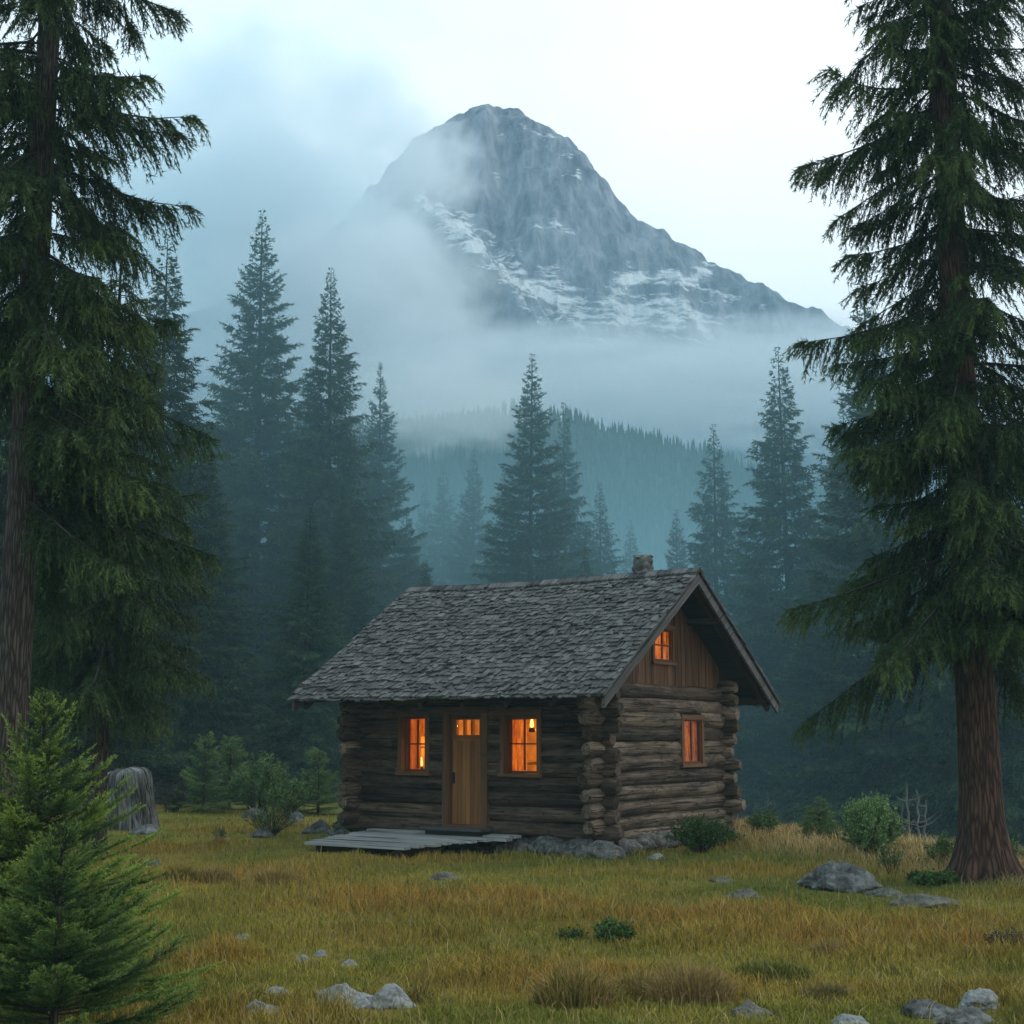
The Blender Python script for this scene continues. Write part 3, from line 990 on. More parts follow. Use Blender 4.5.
for side in (0, 1):
    def P(x, s, h):
        """x along the ridge, s up the slope from the eave, h off the sheathing"""
        x = np.asarray(x, float); s = np.asarray(s, float)
        hh = h + roof_sag(x, s)
        y = -OF + s * ca - hh * sa
        z = ZE - 0.03 + s * sa + hh * ca
        return np.stack([x, y if side == 0 else L - y, z], -1)
    # sheathing
    xs = np.linspace(X0 + 0.02, X1 - 0.02, 22); ss = np.linspace(0.03, slen, 12)
    A, B = np.meshgrid(xs, ss, indexing='ij')
    for h in (-0.07, -0.012):
        v = P(A, B, h).reshape(-1, 3)
        i, j = np.meshgrid(np.arange(21), np.arange(11), indexing='ij'); b = (i * 12 + j).ravel()
        rf.add(v, f4=np.stack([b, b + 12, b + 13, b + 1], 1), col=0.05)
    for (e0, e1) in (((xs, np.full(22, ss[0])), None), ((np.full(12, xs[0]), ss), None), ((np.full(12, xs[-1]), ss), None)):
        a0, b0 = P(e0[0], e0[1], -0.07), P(e0[0], e0[1], -0.012)
        n = len(a0); k = np.arange(n - 1)
        rf.add(np.concatenate([a0, b0]), f4=np.stack([k, k + 1, k + 1 + n, k + n], 1), col=0.05)
    # shakes
    ex = 0.136; nrow = int(slen / ex) + 1
    for r in range(-1, nrow):
        x = X0 - 0.03 + rng.uniform(-.06, 0)
        wav = rng.uniform(0, 6)
        rowtone = rng.uniform(-0.06, 0.06)
        while x < X1 + 0.01:
            w = rng.choice([0.07, 0.09, 0.11, 0.13, 0.17]) * rng.uniform(0.85, 1.15)
            x1 = min(x + w, X1 + 0.03)
            s0 = r * ex - 0.05 + rng.normal(0, 0.018) + 0.02 * math.sin(x * 1.9 + wav) + (0.10 if r == -1 else 0)
            if rng.random() < 0.06:
                s0 += rng.uniform(-0.05, 0.03)
            s1 = min(s0 + 0.36, slen + 0.05)
            if s1 - s0 > 0.07 and x1 - x > 0.03:
                th = rng.uniform(0.022, 0.048) if r > -1 else 0.02
                lift = rng.uniform(0.014, 0.030) * (1 if r > -1 else 0.3)
                if rng.random() < 0.05:
                    lift += rng.uniform(0.01, 0.03)
                tl = rng.uniform(-0.010, 0.010)
                g_ = 0.007
                q = [(x + g_, s0 + rng.normal(0, .006), lift + tl), (x1 - g_ * .3, s0 + rng.normal(0, .006), lift - tl), (x1 - g_, s1, 0.0), (x + g_, s1, 0.0)]
                bot = [P(a, b_, c_) for a, b_, c_ in q]
                top = [P(a, b_, c_ + (th if n_i < 2 else 0.012)) for n_i, (a, b_, c_) in enumerate(q)]
                tone = np.clip(0.5 + rowtone + rng.normal(0, 0.10), 0, 1)
                o_ = rng.uniform(0, 50)
                uv = [(b_ + o_, a, o_) for a, b_, c_ in q] * 2
                hexa(rf, bot + top if side == 0 else [bot[1], bot[0], bot[3], bot[2], top[1], top[0], top[3], top[2]], tone, uv)
            x = x1
    # ridge course
    if side == 0:
        x = X0 - 0.02
        while x < X1:
            w = rng.uniform(0.16, 0.30)
            sg = float(roof_sag(x, slen))
            for sd in (-1, 1):
                y0 = L / 2
                zt = ZR + 0.055 + sg + rng.uniform(-.008, .012)
                v = [(x, y0, zt - .03), (min(x + w * 1.3, X1 + .03), y0, zt - .035), (min(x + w * 1.3, X1 + .03), y0 + sd * .15, zt - .035 - .15 * SL), (x, y0 + sd * .16, zt - .03 - .16 * SL)]
                tp = [(a, b_, c_ + .03) for a, b_, c_ in v]
                o_ = rng.uniform(0, 50)
                hexa(rf, v + tp if sd == 1 else [v[1], v[0], v[3], v[2], tp[1], tp[0], tp[3], tp[2]], rng.uniform(.2, .7), [(p[1] * 3 + o_, p[0], o_) for p in v] * 2)
            x += w
roof = rf.build('roof', M['shake'], cabin)

# rake boards under both gable edges, purlin ends and rafter tails
for xe, sg in ((X1, -1), (X0, 1)):
    for side in (0, 1):
        mb = MB()
        x_ = xe + sg * 0.035
        ya, yb = (-OF + 0.02, L / 2) if side == 0 else (L + OF - 0.02, L / 2)
        za, zb = ZE - 0.165, ZR - 0.165
        for (w, dz_, th) in ((0.05, 0, 0.17),):
            v = []
            for zoff in (-th / 2, th / 2):
                for (x2, yy, zz) in ((x_ - w / 2, ya, za), (x_ + w / 2, ya, za), (x_ + w / 2, yb, zb), (x_ - w / 2, yb, zb)):
                    v.append((x2, yy, zz + zoff))
            uv = [(p[1] * 1.2, p[0], p[2] - SL * p[1]) for p in v]
            hexa(mb, v, 0.6, uv)
        mb.build('rake_board', M['rake'], cabin)
for (yp, zp) in ((-OF + 0.35, None), (0.35, None), (1.35, None), (L / 2, None), (L - 1.35, None), (L - 0.35, None), (L + OF - 0.35, None)):
    mb = MB()
    z = roof_z(yp) - 0.03
    n = 20
    xs = np.linspace(X0 + 0.10, X1 - 0.10, n)
    if yp in (0.35, L - 0.35):
        continue
    tube(mb, np.stack([xs, np.full(n, yp), np.full(n, z - 0.02)], 1), 0.062, 9, col=0.6, seed=int(yp * 10) % 31, rough=0.04)
    mb.build('purlin', M['darkwood'], cabin, True)
for x in np.linspace(X0 + 0.24, X1 - 0.2, 8):
    for side in (0, 1):
        mb = MB()
        p0 = np.array([x, -OF + 0.10, ZE - 0.135]); p1 = np.array([x, L / 2 - 0.05, ZR - 0.17])
        if side:
            p0[1] = L - p0[1]; p1[1] = L - p1[1]
        p0[2] -= 0.03; p1[2] -= 0.03
        beam(mb, p0, p1, 0.07, 0.10, 0.5)
        mb.build('rafter', M['darkwood'], cabin)
for x in (-0.46, -4.49):
    mb = MB()
    beam(mb, (x, -0.78, 2.60), (x, 0.4, 2.60), 0.12, 0.13, 0.9)
    mb.build('joist_end', M['rake'], cabin)

# chimney on the ridge
ch = MB()
r2 = np.random.default_rng(8)
for lvl in range(5):
    z = 4.66 + lvl * 0.11
    for k in range(6):
        a = k / 6 * 2 * PI + lvl * 0.5
        v, f = stone_shape(500 + lvl * 10 + k, 0.20, 0.20, 0.125, 2, 0.3, 6, 1.0)
        ch.add(v + np.array([-0.45 + 0.10 * math.cos(a), L / 2 + 0.12 + 0.10 * math.sin(a), z + 0.05]), f3=f)
v, f = stone_shape(560, 0.44, 0.42, 0.07, 3, 0.15, 6, 0.6)
ch.add(v + np.array([-0.45, L / 2 + 0.12, 5.215]), f3=f)
ch.build('chimney', M['stone'], roof, True)

# foundation of field stones under the walls
fd = MB()
r3 = np.random.default_rng(18)
for k in range(40):
    tt = k / 40
    x = -W + tt * W + r3.uniform(-.05, .05)
    big = 1.35 if x > -1.1 else 0.8
    w_ = r3.uniform(0.26, 0.46) * big; h_ = r3.uniform(0.20, 0.27) * (1.15 if big > 1 else 0.9)
    v, f = stone_shape(600 + k, w_, r3.uniform(.34, .5) * big, h_, 3, 0.3, 8, 0.3)
    fd.add(v + np.array([x, -0.08 * big + r3.uniform(-.05, .05), -0.02]), f3=f)
for k in range(30):
    y = -0.35 + k / 29 * (L + 0.5)
    big = 1.25 if y < 2.2 else 0.85
    v, f = stone_shape(660 + k, r3.uniform(.34, .5) * big, r3.uniform(.26, .46) * big, r3.uniform(.22, .30) * (1.05 if big > 1 else 0.85), 3, 0.3, 8, 0.3)
    fd.add(v + np.array([0.10 * big + r3.uniform(-.05, .05), y, -0.02]), f3=f)
for k in range(9):
    v, f = stone_shape(700 + k, r3.uniform(.35, .6), r3.uniform(.3, .5), r3.uniform(.18, .34), 3, 0.3, 8, 0.3)
    fd.add(v + np.array([r3.uniform(-.35, .45), -0.30 + r3.uniform(-.15, .1), -0.03]), f3=f)
box(fd, -W + 0.02, -0.02, 0.03, L - 0.03, -0.1, 0.30)
fd.build('foundation', M['stone'], cabin, True)


# windows and door
def window_front(x0, x1, z0, z1, rows, cols, axis=0, base=0.0, out=-1, proud=0.155, depth=0.20, fr=0.085, sash=0.03, curtains=((0, 1, .8),), sd=0.0):
    """x0..x1 opening along the wall; out = outward sign across it"""
    def bx(mb, a0, a1, d0, d1, q0, q1, c, g_):
        lo, hi = sorted((base + out * d0, base + out * d1))
        if axis == 0:
            box(mb, a0, a1, lo, hi, q0, q1, c, g_)
        else:
            box(mb, lo, hi, a0, a1, q0, q1, c, g_)
    along = 0 if axis == 0 else 1
    mb = MB()
    # casing boards stand proud of the logs
    bx(mb, x0 - fr, x0, -depth * 0.6, proud, z0 - 0.005, z1 + 0.005, 0.45, 2)
    bx(mb, x1, x1 + fr, -depth * 0.6, proud, z0 - 0.005, z1 + 0.005, 0.55, 2)
    bx(mb, x0 - fr - 0.02, x1 + fr + 0.02, -depth * 0.6, proud + 0.012, z1 + 0.005, z1 + fr + 0.01, 0.5, along)
    bx(mb, x0 - fr - 0.03, x1 + fr + 0.03, -depth * 0.6, proud + 0.03, z0 - fr * 0.75, z0 - 0.005, 0.6, along)
    win = mb.build('window', M['trim'], cabin)
    # sash and glazing bars set back
    mb = MB()
    d0, d1 = sd - 0.02, sd + 0.03
    bx(mb, x0, x0 + sash, d0, d1, z0, z1, 0.3, 2)
    bx(mb, x1 - sash, x1, d0, d1, z0, z1, 0.3, 2)
    bx(mb, x0 + sash, x1 - sash, d0, d1, z0, z0 + sash * 1.3, 0.3, along)
    bx(mb, x0 + sash, x1 - sash, d0, d1, z1 - sash, z1, 0.3, along)
    zs = np.linspace(z0 + sash * 1.3, z1 - sash, rows + 1)
    xs = np.linspace(x0 + sash, x1 - sash, cols + 1)
    for q in zs[1:-1]:
        bx(mb, x0 + sash, x1 - sash, d0 + .008, d1 - .008, q - 0.013, q + 0.013, 0.3, along)
    for a in xs[1:-1]:
        for qa, qb in zip(zs[:-1], zs[1:]):
            bx(mb, a - 0.013, a + 0.013, d0 + .01, d1 - .01, qa + 0.013, qb - 0.013, 0.3, 2)
    mb.build('sash', M['trim'], win)
    mb = MB()
    bx(mb, x0 + 0.01, x1 - 0.01, sd + 0.002, sd + 0.006, z0 + 0.01, z1 - 0.01, 0.5, along)
    mb.build('pane', M['glass'], win)
    for (f0, f1, drop) in curtains:
        mb = MB()
        a = np.linspace(x0 + (x1 - x0) * f0, x0 + (x1 - x0) * f1, 40)
        dd = sd - (0.13 if sd == 0 else 0.07) - 0.022 * np.sin((a - x0) * 95) - 0.01 * np.sin((a - x0) * 41)
        za, zb = z1 + 0.02, z1 - (z1 - z0) * drop
        r_ = []
        for q in (za, zb):
            r_.append(np.stack([a, base + out * dd, np.full(40, q)], 1) if axis == 0 else np.stack([base + out * dd, a, np.full(40, q)], 1))
        k = np.arange(39)
        mb.add(np.concatenate(r_), f4=np.stack([k, k + 1, k + 41, k + 40], 1), uvp=np.concatenate([np.stack([a, 0 * a, 0 * a], 1), np.stack([a, 0 * a + 1, 0 * a], 1)]))
        mb.build('curtain', M['curtain'], win, True)
    return win


window_front(-4.06, -3.53, 1.30, 2.27, 2, 2, curtains=((-0.05, 0.40, 1.05), (0.40, 1.05, 0.36)))
window_front(-1.83, -1.16, 1.30, 2.29, 2, 2, curtains=((-0.05, 0.46, 1.05), (0.46, 1.05, 0.03)))
window_front(2.84, 3.60, 1.43, 2.23, 1, 2, axis=1, base=0.0, out=1, sd=0.10, curtains=((-0.05, 0.46, 1.05), (0.54, 1.05, 1.05)))
window_front(GW[0] + 0.03, GW[1] - 0.03, GW[2] + 0.03, GW[3] - 0.03, 2, 2, axis=1, base=-0.05, out=1, proud=0.105, depth=0.12, fr=0.075, sd=0.055, curtains=((-0.05, 0.5, 1.0), (0.5, 1.05, 1.0)))

# door: frame, upright boards, three small panes
mb = MB()
box(mb, -3.13, -2.99, -0.17, 0.10, 0.36, 2.33, 0.4, 2)
box(mb, -2.31, -2.17, -0.17, 0.10, 0.36, 2.33, 0.5, 2)
box(mb, -3.15, -2.15, -0.185, 0.10, 2.332, 2.44, 0.4, 0)
box(mb, -3.11, -2.19, -0.20, 0.10, 0.335, 0.40, 0.6, 0)
mb.build('door_frame', M['trim'], cabin)
mb = MB()
x = -2.985
kk = 0
while x < -2.32:
    w = min(rng.uniform(0.09, 0.135), -2.315 - x)
    box(mb, x + 0.003, x + w - 0.003, -0.055 + rng.uniform(-.004, .004), 0.0, 0.405, 1.86, rng.uniform(0.3, 0.7), 2)
    x += w
box(mb, -2.985, -2.315, -0.03, 0.012, 0.404, 1.862, 0.2, 2)
box(mb, -2.985, -2.315, -0.068, 0.012, 1.864, 1.95, 0.45, 0)
box(mb, -2.985, -2.315, -0.068, 0.012, 2.215, 2.328, 0.45, 0)
px_ = [-2.985, -2.865, -2.695, -2.66, -2.49, -2.455, -2.435]
posts = [(-2.985, -2.875), (-2.700, -2.672), (-2.497, -2.469), (-2.425 + 0.131, -2.315)]
posts = [(-2.985, -2.885), (-2.712, -2.680), (-2.507, -2.475), (-2.400, -2.315)]
posts = [(-2.985, -2.90), (-2.732, -2.700), (-2.600 + 0.0, -2.568), (-2.40, -2.315)]
xs_ = np.linspace(-2.90, -2.40, 4)
for a, b_ in ((-2.985, -2.90), (xs_[1] - .016, xs_[1] + .016), (xs_[2] - .016, xs_[2] + .016), (-2.40, -2.315)):
    box(mb, a, b_, -0.066, 0.010, 1.952, 2.213, 0.45, 2)
door = mb.build('door', M['door'], cabin)
for k in range(3):
    mb = MB()
    a, b_ = xs_[k] + (0.017 if k else 0.002), xs_[k + 1] - (0.017 if k < 2 else 0.002)
    box(mb, a, b_, -0.030, -0.026, 1.954, 2.211)
    mb.build('pane', M['glass'], door)
mb = MB()
tube(mb, [(-2.945, -0.06, 1.28), (-2.945, -0.105, 1.28), (-2.945, -0.108, 1.20), (-2.945, -0.105, 1.12), (-2.945, -0.06, 1.12)], 0.011, 8)
box(mb, -2.968, -2.922, -0.072, -0.056, 1.10, 1.30)
mb.build('handle', M['iron'], door)
# curtain behind the door panes
# step in front of the door
st = empty('door_step', (0, 0, 0), 'low grey wooden step below the cabin door', 'step')
st.location = cabin.location; st.rotation_euler = cabin.rotation_euler
mb = MB()
box(mb, -3.28, -1.98, -0.62, -0.22, 0.325, 0.375, 0.4, 0)
mb.build('tread', M['rake'], st)
mb = MB()
box(mb, -3.2, -2.05, -0.56, -0.24, 0.0, 0.323, 0.15, 0)
mb.build('riser', M['darkwood'], st)

# interior lights: two lamps downstairs, one under the roof
def cab(x, y, z):
    return (CX + x * math.cos(CA) - y * math.sin(CA), CY + x * math.sin(CA) + y * math.cos(CA), z)


def lantern(x, y, z, label, hang):
    o = empty('oil_lamp', cab(x, y, z), label, 'lamp', rz=CA)
    m_ = MB(); tube(m_, [(0, 0, 0), (0, 0, .02), (0, 0, .06), (0, 0, .08)], [.05, .07, .06, .03], 12); m_.build('font', M['iron'], o, True)
    m_ = MB(); tube(m_, [(0, 0, .08), (0, 0, .11), (0, 0, .16), (0, 0, .24)], [.018, .036, .030, .016], 12); m_.build('chimney_glass', M['flame'], o, True)
    m_ = MB()
    if hang:
        tube(m_, [(0, 0, .24), (0, 0, 2.72 - z)], .008, 6)
        tube(m_, [(0, 0, .25), (0, 0, .27), (0, 0, .31)], [.085, .07, .02], 12)
        m_.build('hanger', M['iron'], o)
    return o


lantern(-1.73, 0.6, 2.00, 'glowing brass oil lamp hanging behind the right front window', True)
o = lantern(-4.10, 0.5, 1.30, 'glowing oil lamp on a shelf behind the left front window', False)
sh = MB(); box(sh, -4.5, -3.4, 0.16, 0.80, 1.255, 1.298, 0.5, 0); sh.build('shelf', M['inside'], cabin)


def plight(name, loc, e, r):
    d = bpy.data.lights.new(name, 'POINT'); d.energy = e; d.color = (1.0, 0.47, 0.085); d.shadow_soft_size = r
    o = bpy.data.objects.new(name, d); COL.objects.link(o); o.location = loc
    return o


plight('room_lamp_light', cab(-1.6, 1.9, 2.2), 190, 0.12)
plight('room_lamp_light', cab(-3.7, 1.9, 2.1), 150, 0.12)
plight('attic_lamp_light', cab(-1.0, 2.3, 3.5), 85, 0.1)

# plank deck before the door
deck = empty('plank_deck', (CX, CY, 0), 'low deck of weathered grey planks in front of the cabin door', 'deck', rz=CA)
mb = MB()
y = -1.97; k = 0
while y < -0.68:
    w = rng.uniform(0.15, 0.20)
    t_ = (y + 1.97) / 1.3
    xl = -4.72 + rng.uniform(-.07, .07) + 0.1 * t_
    xr = -2.55 + 0.95 * t_ + rng.uniform(-.10, .10)
    zt = 0.15 + 0.075 * (y + 1.97) + rng.uniform(-.008, .008)
    box(mb, xl, xr, y, y + w - 0.012, zt - 0.05, zt, rng.uniform(.3, .75), 0)
    y += w
while y < -0.25:
    w = rng.uniform(0.15, 0.20)
    zt = 0.15 + 0.075 * (y + 1.97) + rng.uniform(-.008, .008)
    box(mb, -4.6 + rng.uniform(-.1, .1), -1.50 + rng.uniform(-.08, .08), y, y + w - 0.012, zt - 0.05, zt, rng.uniform(.3, .75), 0)
    y += w
mb.build('planks', M['deck'], deck)
mb = MB()
for x in (-4.45, -3.6, -2.75):
    box(mb, x - .05, x + .05, -1.93, -0.4, -0.08, 0.098, 0.2, 1)
box(mb, -2.0, -1.9, -0.75, -0.3, -0.08, 0.078, 0.2, 1)
mb.build('joists', M['darkwood'], deck)

# ------------------------------------------------------------------ conifers
def conifer(seed, H, zc, Rm, nb, prof, e_bot, e_top, droop, up, sec_sp, sec_len, hang, ter_sp, ter_len, ter_w, trunk, limb, lat=0.8, inner=0.12, tsub=16, flare=0.0, azr=None, wood=True,
            lenvar=(0.7, 1.12), whorl=0, zpow=0.85, bare=None, hang2=0.5, sec_wood=0.0, tip_bias=0.5, lean=(0, 0), jit=0.42):
    """returns (trunk, branches, crown) builders for one tree standing at the origin"""
    rng = np.random.default_rng(seed)
    u = np.sort(rng.random(nb)) ** zpow
    if whorl:
        nw = nb // whorl
        u = (np.repeat(np.arange(nw), whorl) + rng.normal(0, 0.16, nw * whorl)) / nw
        u = np.clip(u, 0, 1) ** zpow
        nb = len(u)
    z = zc + (H * 0.998 - zc) * u
    w = (H - z) / (H - zc)
    az = np.arange(nb) * 2.39996 + rng.normal(0, 0.45, nb)
    if azr is not None:
        low = z < azr[2]
        az = np.where(low, rng.uniform(azr[0], azr[1], nb), az)
    Lb = Rm * prof(w) * rng.uniform(*lenvar, nb)
    el = e_top + (e_bot - e_top) * np.clip(w, 0, 1) ** 0.6 + rng.normal(0, 0.09, nb)
    dr = droop * rng.uniform(0.7, 1.3, nb); upc = up * rng.uniform(0.6, 1.3, nb)
    hv = np.stack([np.cos(az), np.sin(az), 0 * az], 1)
    swv = np.stack([-np.sin(az), np.cos(az), 0 * az], 1) * rng.normal(0, 0.12, nb)[:, None]
    tr_at = lambda zz: np.stack([lean[0] * zz, lean[1] * zz, zz], -1)

    def P(i, t):
        t = t[..., None]
        return tr_at(z[i]) + Lb[i][..., None] * (hv[i] * t * np.cos(el[i])[..., None] + swv[i] * t * t + np.array([0, 0, 1.0]) * (t * np.sin(el[i])[..., None] - dr[i][..., None] * t ** 2 + upc[i][..., None] * t ** 3))

    def T(i, t):
        t = t[..., None]
        return unit(hv[i] * np.cos(el[i])[..., None] + 2 * swv[i] * t + np.array([0, 0, 1.0]) * (np.sin(el[i])[..., None] - 2 * dr[i][..., None] * t + 3 * upc[i][..., None] * t ** 2))

    # trunk
    tk = MB()
    n = tsub
    zz = np.linspace(0, H * 0.985, n)
    if flare:
        zz = np.concatenate([np.linspace(-0.15, 1.2, 12), np.linspace(1.6, H, n)])
    rad = trunk * np.clip(1 - zz / H, 0.0, 1) ** 0.92 + 0.008
    if flare:
        rad = rad * (1 + flare * np.exp(-np.clip(zz + .1, 0, None) / 0.38))
        lob = lambda l, a: 1 + 0.16 * flare * np.exp(-l / 0.55) * (np.sin(a * 5 + 1.0) + 0.7 * np.sin(a * 8 + 2.4)) + 0.03 * np.sin(a * 13 + l * 2.0) + 0.022 * np.sin(a * 21 - l * 1.5)
    else:
        lob = None
    tube(tk, tr_at(zz), rad, 40 if flare else 10, seed=seed, lobes=lob, cap=False)

    # limbs
    br = MB()
    if wood:
        ns = 6
        ts = np.linspace(0, 0.92, ns)
        I = np.repeat(np.arange(nb)[:, None], ns, 1); TT = np.repeat(ts[None], nb, 0)
        pp = P(I, TT)
        tg = T(I, TT)
        s = unit(np.cross(tg, np.array([0, 0, 1.0]))); q = np.cross(s, tg)
        rr = limb * (Lb / Rm)[:, None] ** 0.8 * (1 - 0.85 * TT)
        k = 5
        a = np.arange(k) / k * 2 * PI
        v = pp[:, :, None] + (s[:, :, None] * np.cos(a)[None, None, :, None] + q[:, :, None] * np.sin(a)[None, None, :, None]) * rr[:, :, None, None]
        idx = np.arange(nb * ns * k).reshape(nb, ns, k)
        b0 = idx[:, :-1]; b1 = idx[:, 1:]
        f4 = np.stack([b0, np.roll(b0, -1, 2), np.roll(b1, -1, 2), b1], -1).reshape(-1, 4)
        br.add(v.reshape(-1, 3), f4=f4, uvp=np.stack([np.repeat(TT[..., None] * 2, k, 2), 0 * v[..., 0] + a * 0.03, 0 * v[..., 0] + I[..., None]], -1).reshape(-1, 3))
    # branchlets
    cnt = np.maximum(2, np.ceil(Lb / sec_sp * 2)).astype(int)
    I = np.repeat(np.arange(nb), cnt)
    N = len(I)
    t = inner + (1 - inner) * rng.random(N) ** 0.85
    tip = np.zeros(N, bool)
    tip[np.cumsum(cnt) - 1] = True
    tip[np.cumsum(cnt) - 2] = True
    t[tip] = 0.9
    tg = T(I, t); p = P(I, t)
    s = unit(np.cross(tg, np.array([0, 0, 1.0]))) * np.where(rng.random(N) < 0.5, 1, -1)[:, None]
    d = tg * (0.45 + 0.4 * rng.random(N))[:, None] + s * (lat * rng.uniform(0.35, 1.15, N))[:, None] - np.array([0, 0, 1.0]) * (hang * rng.uniform(0.1, 1.2, N))[:, None]
    d[tip] = tg[tip] + s[tip] * 0.2
    d = unit(d)
    ls = sec_len * (Lb[I] / Rm) ** 0.5 * (0.30 + 0.85 * (1.02 - t) ** 0.7) * rng.uniform(0.6, 1.3, N)
    ls[tip] = np.minimum(sec_len * 0.55, Lb[I][tip] * 0.4)
    sg = hang2 * hang * rng.uniform(0.5, 1.4, N)

    def Q(j, s_):
        return p[j] + ls[j][:, None] * (d[j] * s_[:, None] - np.array([0, 0, 1.0]) * (sg[j] * s_ ** 2)[:, None])
    if sec_wood:
        ssx = np.array([0, 0.5, 0.95])
        qq = np.stack([Q(np.arange(N), np.full(N, x)) for x in ssx], 1)
        wv = unit(np.cross(d, rng.normal(size=(N, 3)))) * sec_wood
        wv2 = unit(np.cross(d, wv)) * sec_wood
        for ww in (wv, wv2):
            v = np.stack([qq[:, 0] - ww, qq[:, 0] + ww, qq[:, 1] - ww * .7, qq[:, 1] + ww * .7, qq[:, 2]], 1).reshape(-1, 3)
            b0 = np.arange(N) * 5
            br.add(v, f4=np.stack([b0, b0 + 1, b0 + 3, b0 + 2], 1), f3=np.stack([b0 + 2, b0 + 3, b0 + 4], 1), uvp=np.zeros((len(v), 3)))
    # needle sprays
    c2 = np.maximum(2, np.round(ls / ter_sp)).astype(int)
    J = np.repeat(np.arange(N), c2)
    K = len(J)
    s_ = rng.random(K) ** 0.9
    c = Q(J, s_)
    dd = unit(d[J] - np.array([0, 0, 1.0]) * (2 * sg[J] * s_)[:, None])
    dd = unit(dd * 0.75 + rng.normal(0, jit, (K, 3)) - np.array([0, 0, 1.0]) * (0.35 * hang * rng.random(K))[:, None])
    l3 = ter_len * rng.uniform(0.6, 1.3, K) * (1.1 - 0.4 * s_) * np.clip(0.35 + 2.5 * Lb[I][J] / Rm, 0, 1)
    wv = unit(np.cross(dd, rng.normal(size=(K, 3)))) * (ter_w * 0.5 * rng.uniform(0.7, 1.3, K))[:, None]
    cr = MB()
    v = np.stack([c - wv, c + wv, c + dd * l3[:, None]], 1).reshape(-1, 3)
    # younger needles at the tips are yellower
    cl = np.clip(0.18 + tip_bias * (0.55 * s_ * (0.4 + 0.6 * t[J]) + 0.35 * t[J] ** 2) + rng.normal(0, 0.10, K) + rng.normal(0, 0.11, nb)[I[J]], 0, 1)
    cr.add(v, f3=np.arange(K * 3).reshape(-1, 3), col=np.repeat(cl, 3))
    return tk, br, cr


def conifer_obj(name, label, cat, loc, args, foliage, bark, group=None, rz=0.0, scale=1.0):
    tk, br, cr = conifer(**args)
    o = empty(name, loc, label, cat, group, rz)
    o.scale = (scale,) * 3 if not hasattr(scale, '__len__') else scale
    tk.build('trunk', M[bark], o, True)
    if br.n:
        br.build('branches', M['bark_dark'], o, True)
    cr.build('crown', M[foliage], o)
    return o


# two giant spruces framing the clearing
near = dict(prof=lambda w: np.clip(0.08 + 0.95 * w, 0, 1) ** 0.8, e_bot=R(-15), e_top=R(12), droop=0.42, up=0.30, sec_sp=0.056, sec_len=0.72, hang=0.85, ter_sp=0.0092, ter_len=0.105, ter_w=0.0165,
            limb=0.030, lat=0.75, inner=0.16, flare=1.25, tsub=22, lenvar=(0.35, 1.14), hang2=0.6, sec_wood=0.0035, zpow=1.0, tip_bias=0.75)
conifer_obj('spruce_tree', 'giant spruce with reddish flared trunk at the right edge of the meadow', 'tree', (6.36, 19.35, gz(6.36, 19.35)),
            dict(near, seed=11, H=27, zc=3.3, Rm=2.4, nb=370, trunk=0.275), 'spruce', 'bark_red')
conifer_obj('spruce_tree', 'giant grey barked spruce at the left edge with a tall bare lower trunk', 'tree', (-6.45, 18.2, gz(-6.45, 18.2)),
            dict(near, seed=23, H=26, zc=4.7, Rm=2.4, nb=360, trunk=0.235, azr=(-0.9, 1.6, 6.6)), 'spruce', 'bark_grey')
conifer_obj('spruce_tree', 'drooping dark spruce just behind the giant left spruce, slim trunk above the grey stump', 'tree', (-6.75, 23.2, gz(-6.75, 23.2)),
            dict(near, seed=37, H=10.4, zc=2.6, Rm=1.9, nb=170, trunk=0.16, flare=0.4, limb=0.035, ter_w=0.016, ter_sp=0.016), 'spruce', 'bark_grey')

# forest firs: four shapes, each copy placed, turned and scaled on its own
fir = dict(prof=lambda w: np.clip(0.012 + 1.1 * w, 0, 1) ** np.where(w < 0.35, 0.98, 0.86), droop=0.20, up=0.16, sec_sp=0.105, sec_len=0.85, hang=0.32, ter_sp=0.042, ter_len=0.22, ter_w=0.050,
           limb=0.03, lat=0.85, inner=0.10, tsub=14, lenvar=(0.62, 1.12), zpow=0.92, hang2=0.5, tip_bias=0.6, H=24, zc=1.3)
shapes = []
for sd, kw in ((101, dict(Rm=4.4, nb=430, whorl=6, e_bot=R(-14), e_top=R(56), trunk=0.24)),
               (102, dict(Rm=3.9, nb=450, whorl=6, e_bot=R(-22), e_top=R(50), trunk=0.22, hang=0.5)),
               (103, dict(Rm=4.6, nb=420, whorl=0, e_bot=R(-10), e_top=R(60), trunk=0.26)),
               (104, dict(Rm=4.1, nb=430, whorl=5, e_bot=R(-26), e_top=R(45), trunk=0.24, hang=0.65))):
    tk, br, cr = conifer(**dict(fir, seed=sd, **kw))
    for k in range(len(br.v)):
        tk.add(br.v[k], f4=br.f4[k] if k < len(br.f4) else None, uvp=br.u[k])
    shapes.append((tk.mesh('trunk', M['bark_dark'], True), cr.mesh('crown', M['fir_dark'])))


def place_fir(shape, x, y, H, rz, label, wide=1.0, z=None):
    o = empty('fir_tree', (x, y, gz(x, y) - 0.1 if z is None else z), label, 'tree', 'firs of the misty forest', rz)
    k = H / 24.0
    o.scale = (k * wide, k * wide, k)
    o.rotation_euler = (0.010 * math.sin(x * 3.1 + y), 0.010 * math.cos(x * 1.7 + y * 2.3), rz)
    for nm, me in zip(('trunk', 'crown'), shapes[shape]):
        c = bpy.data.objects.new(nm, me); COL.objects.link(c); c.parent = o
    return o


def fir_px(shape, px, py, Y, rz, label, wide=1.0):
    p = at(px, py, Y)
    zb = gz(p[0], Y) - 0.1
    return place_fir(shape, p[0], Y, p[2] - zb, rz, label, wide, zb)


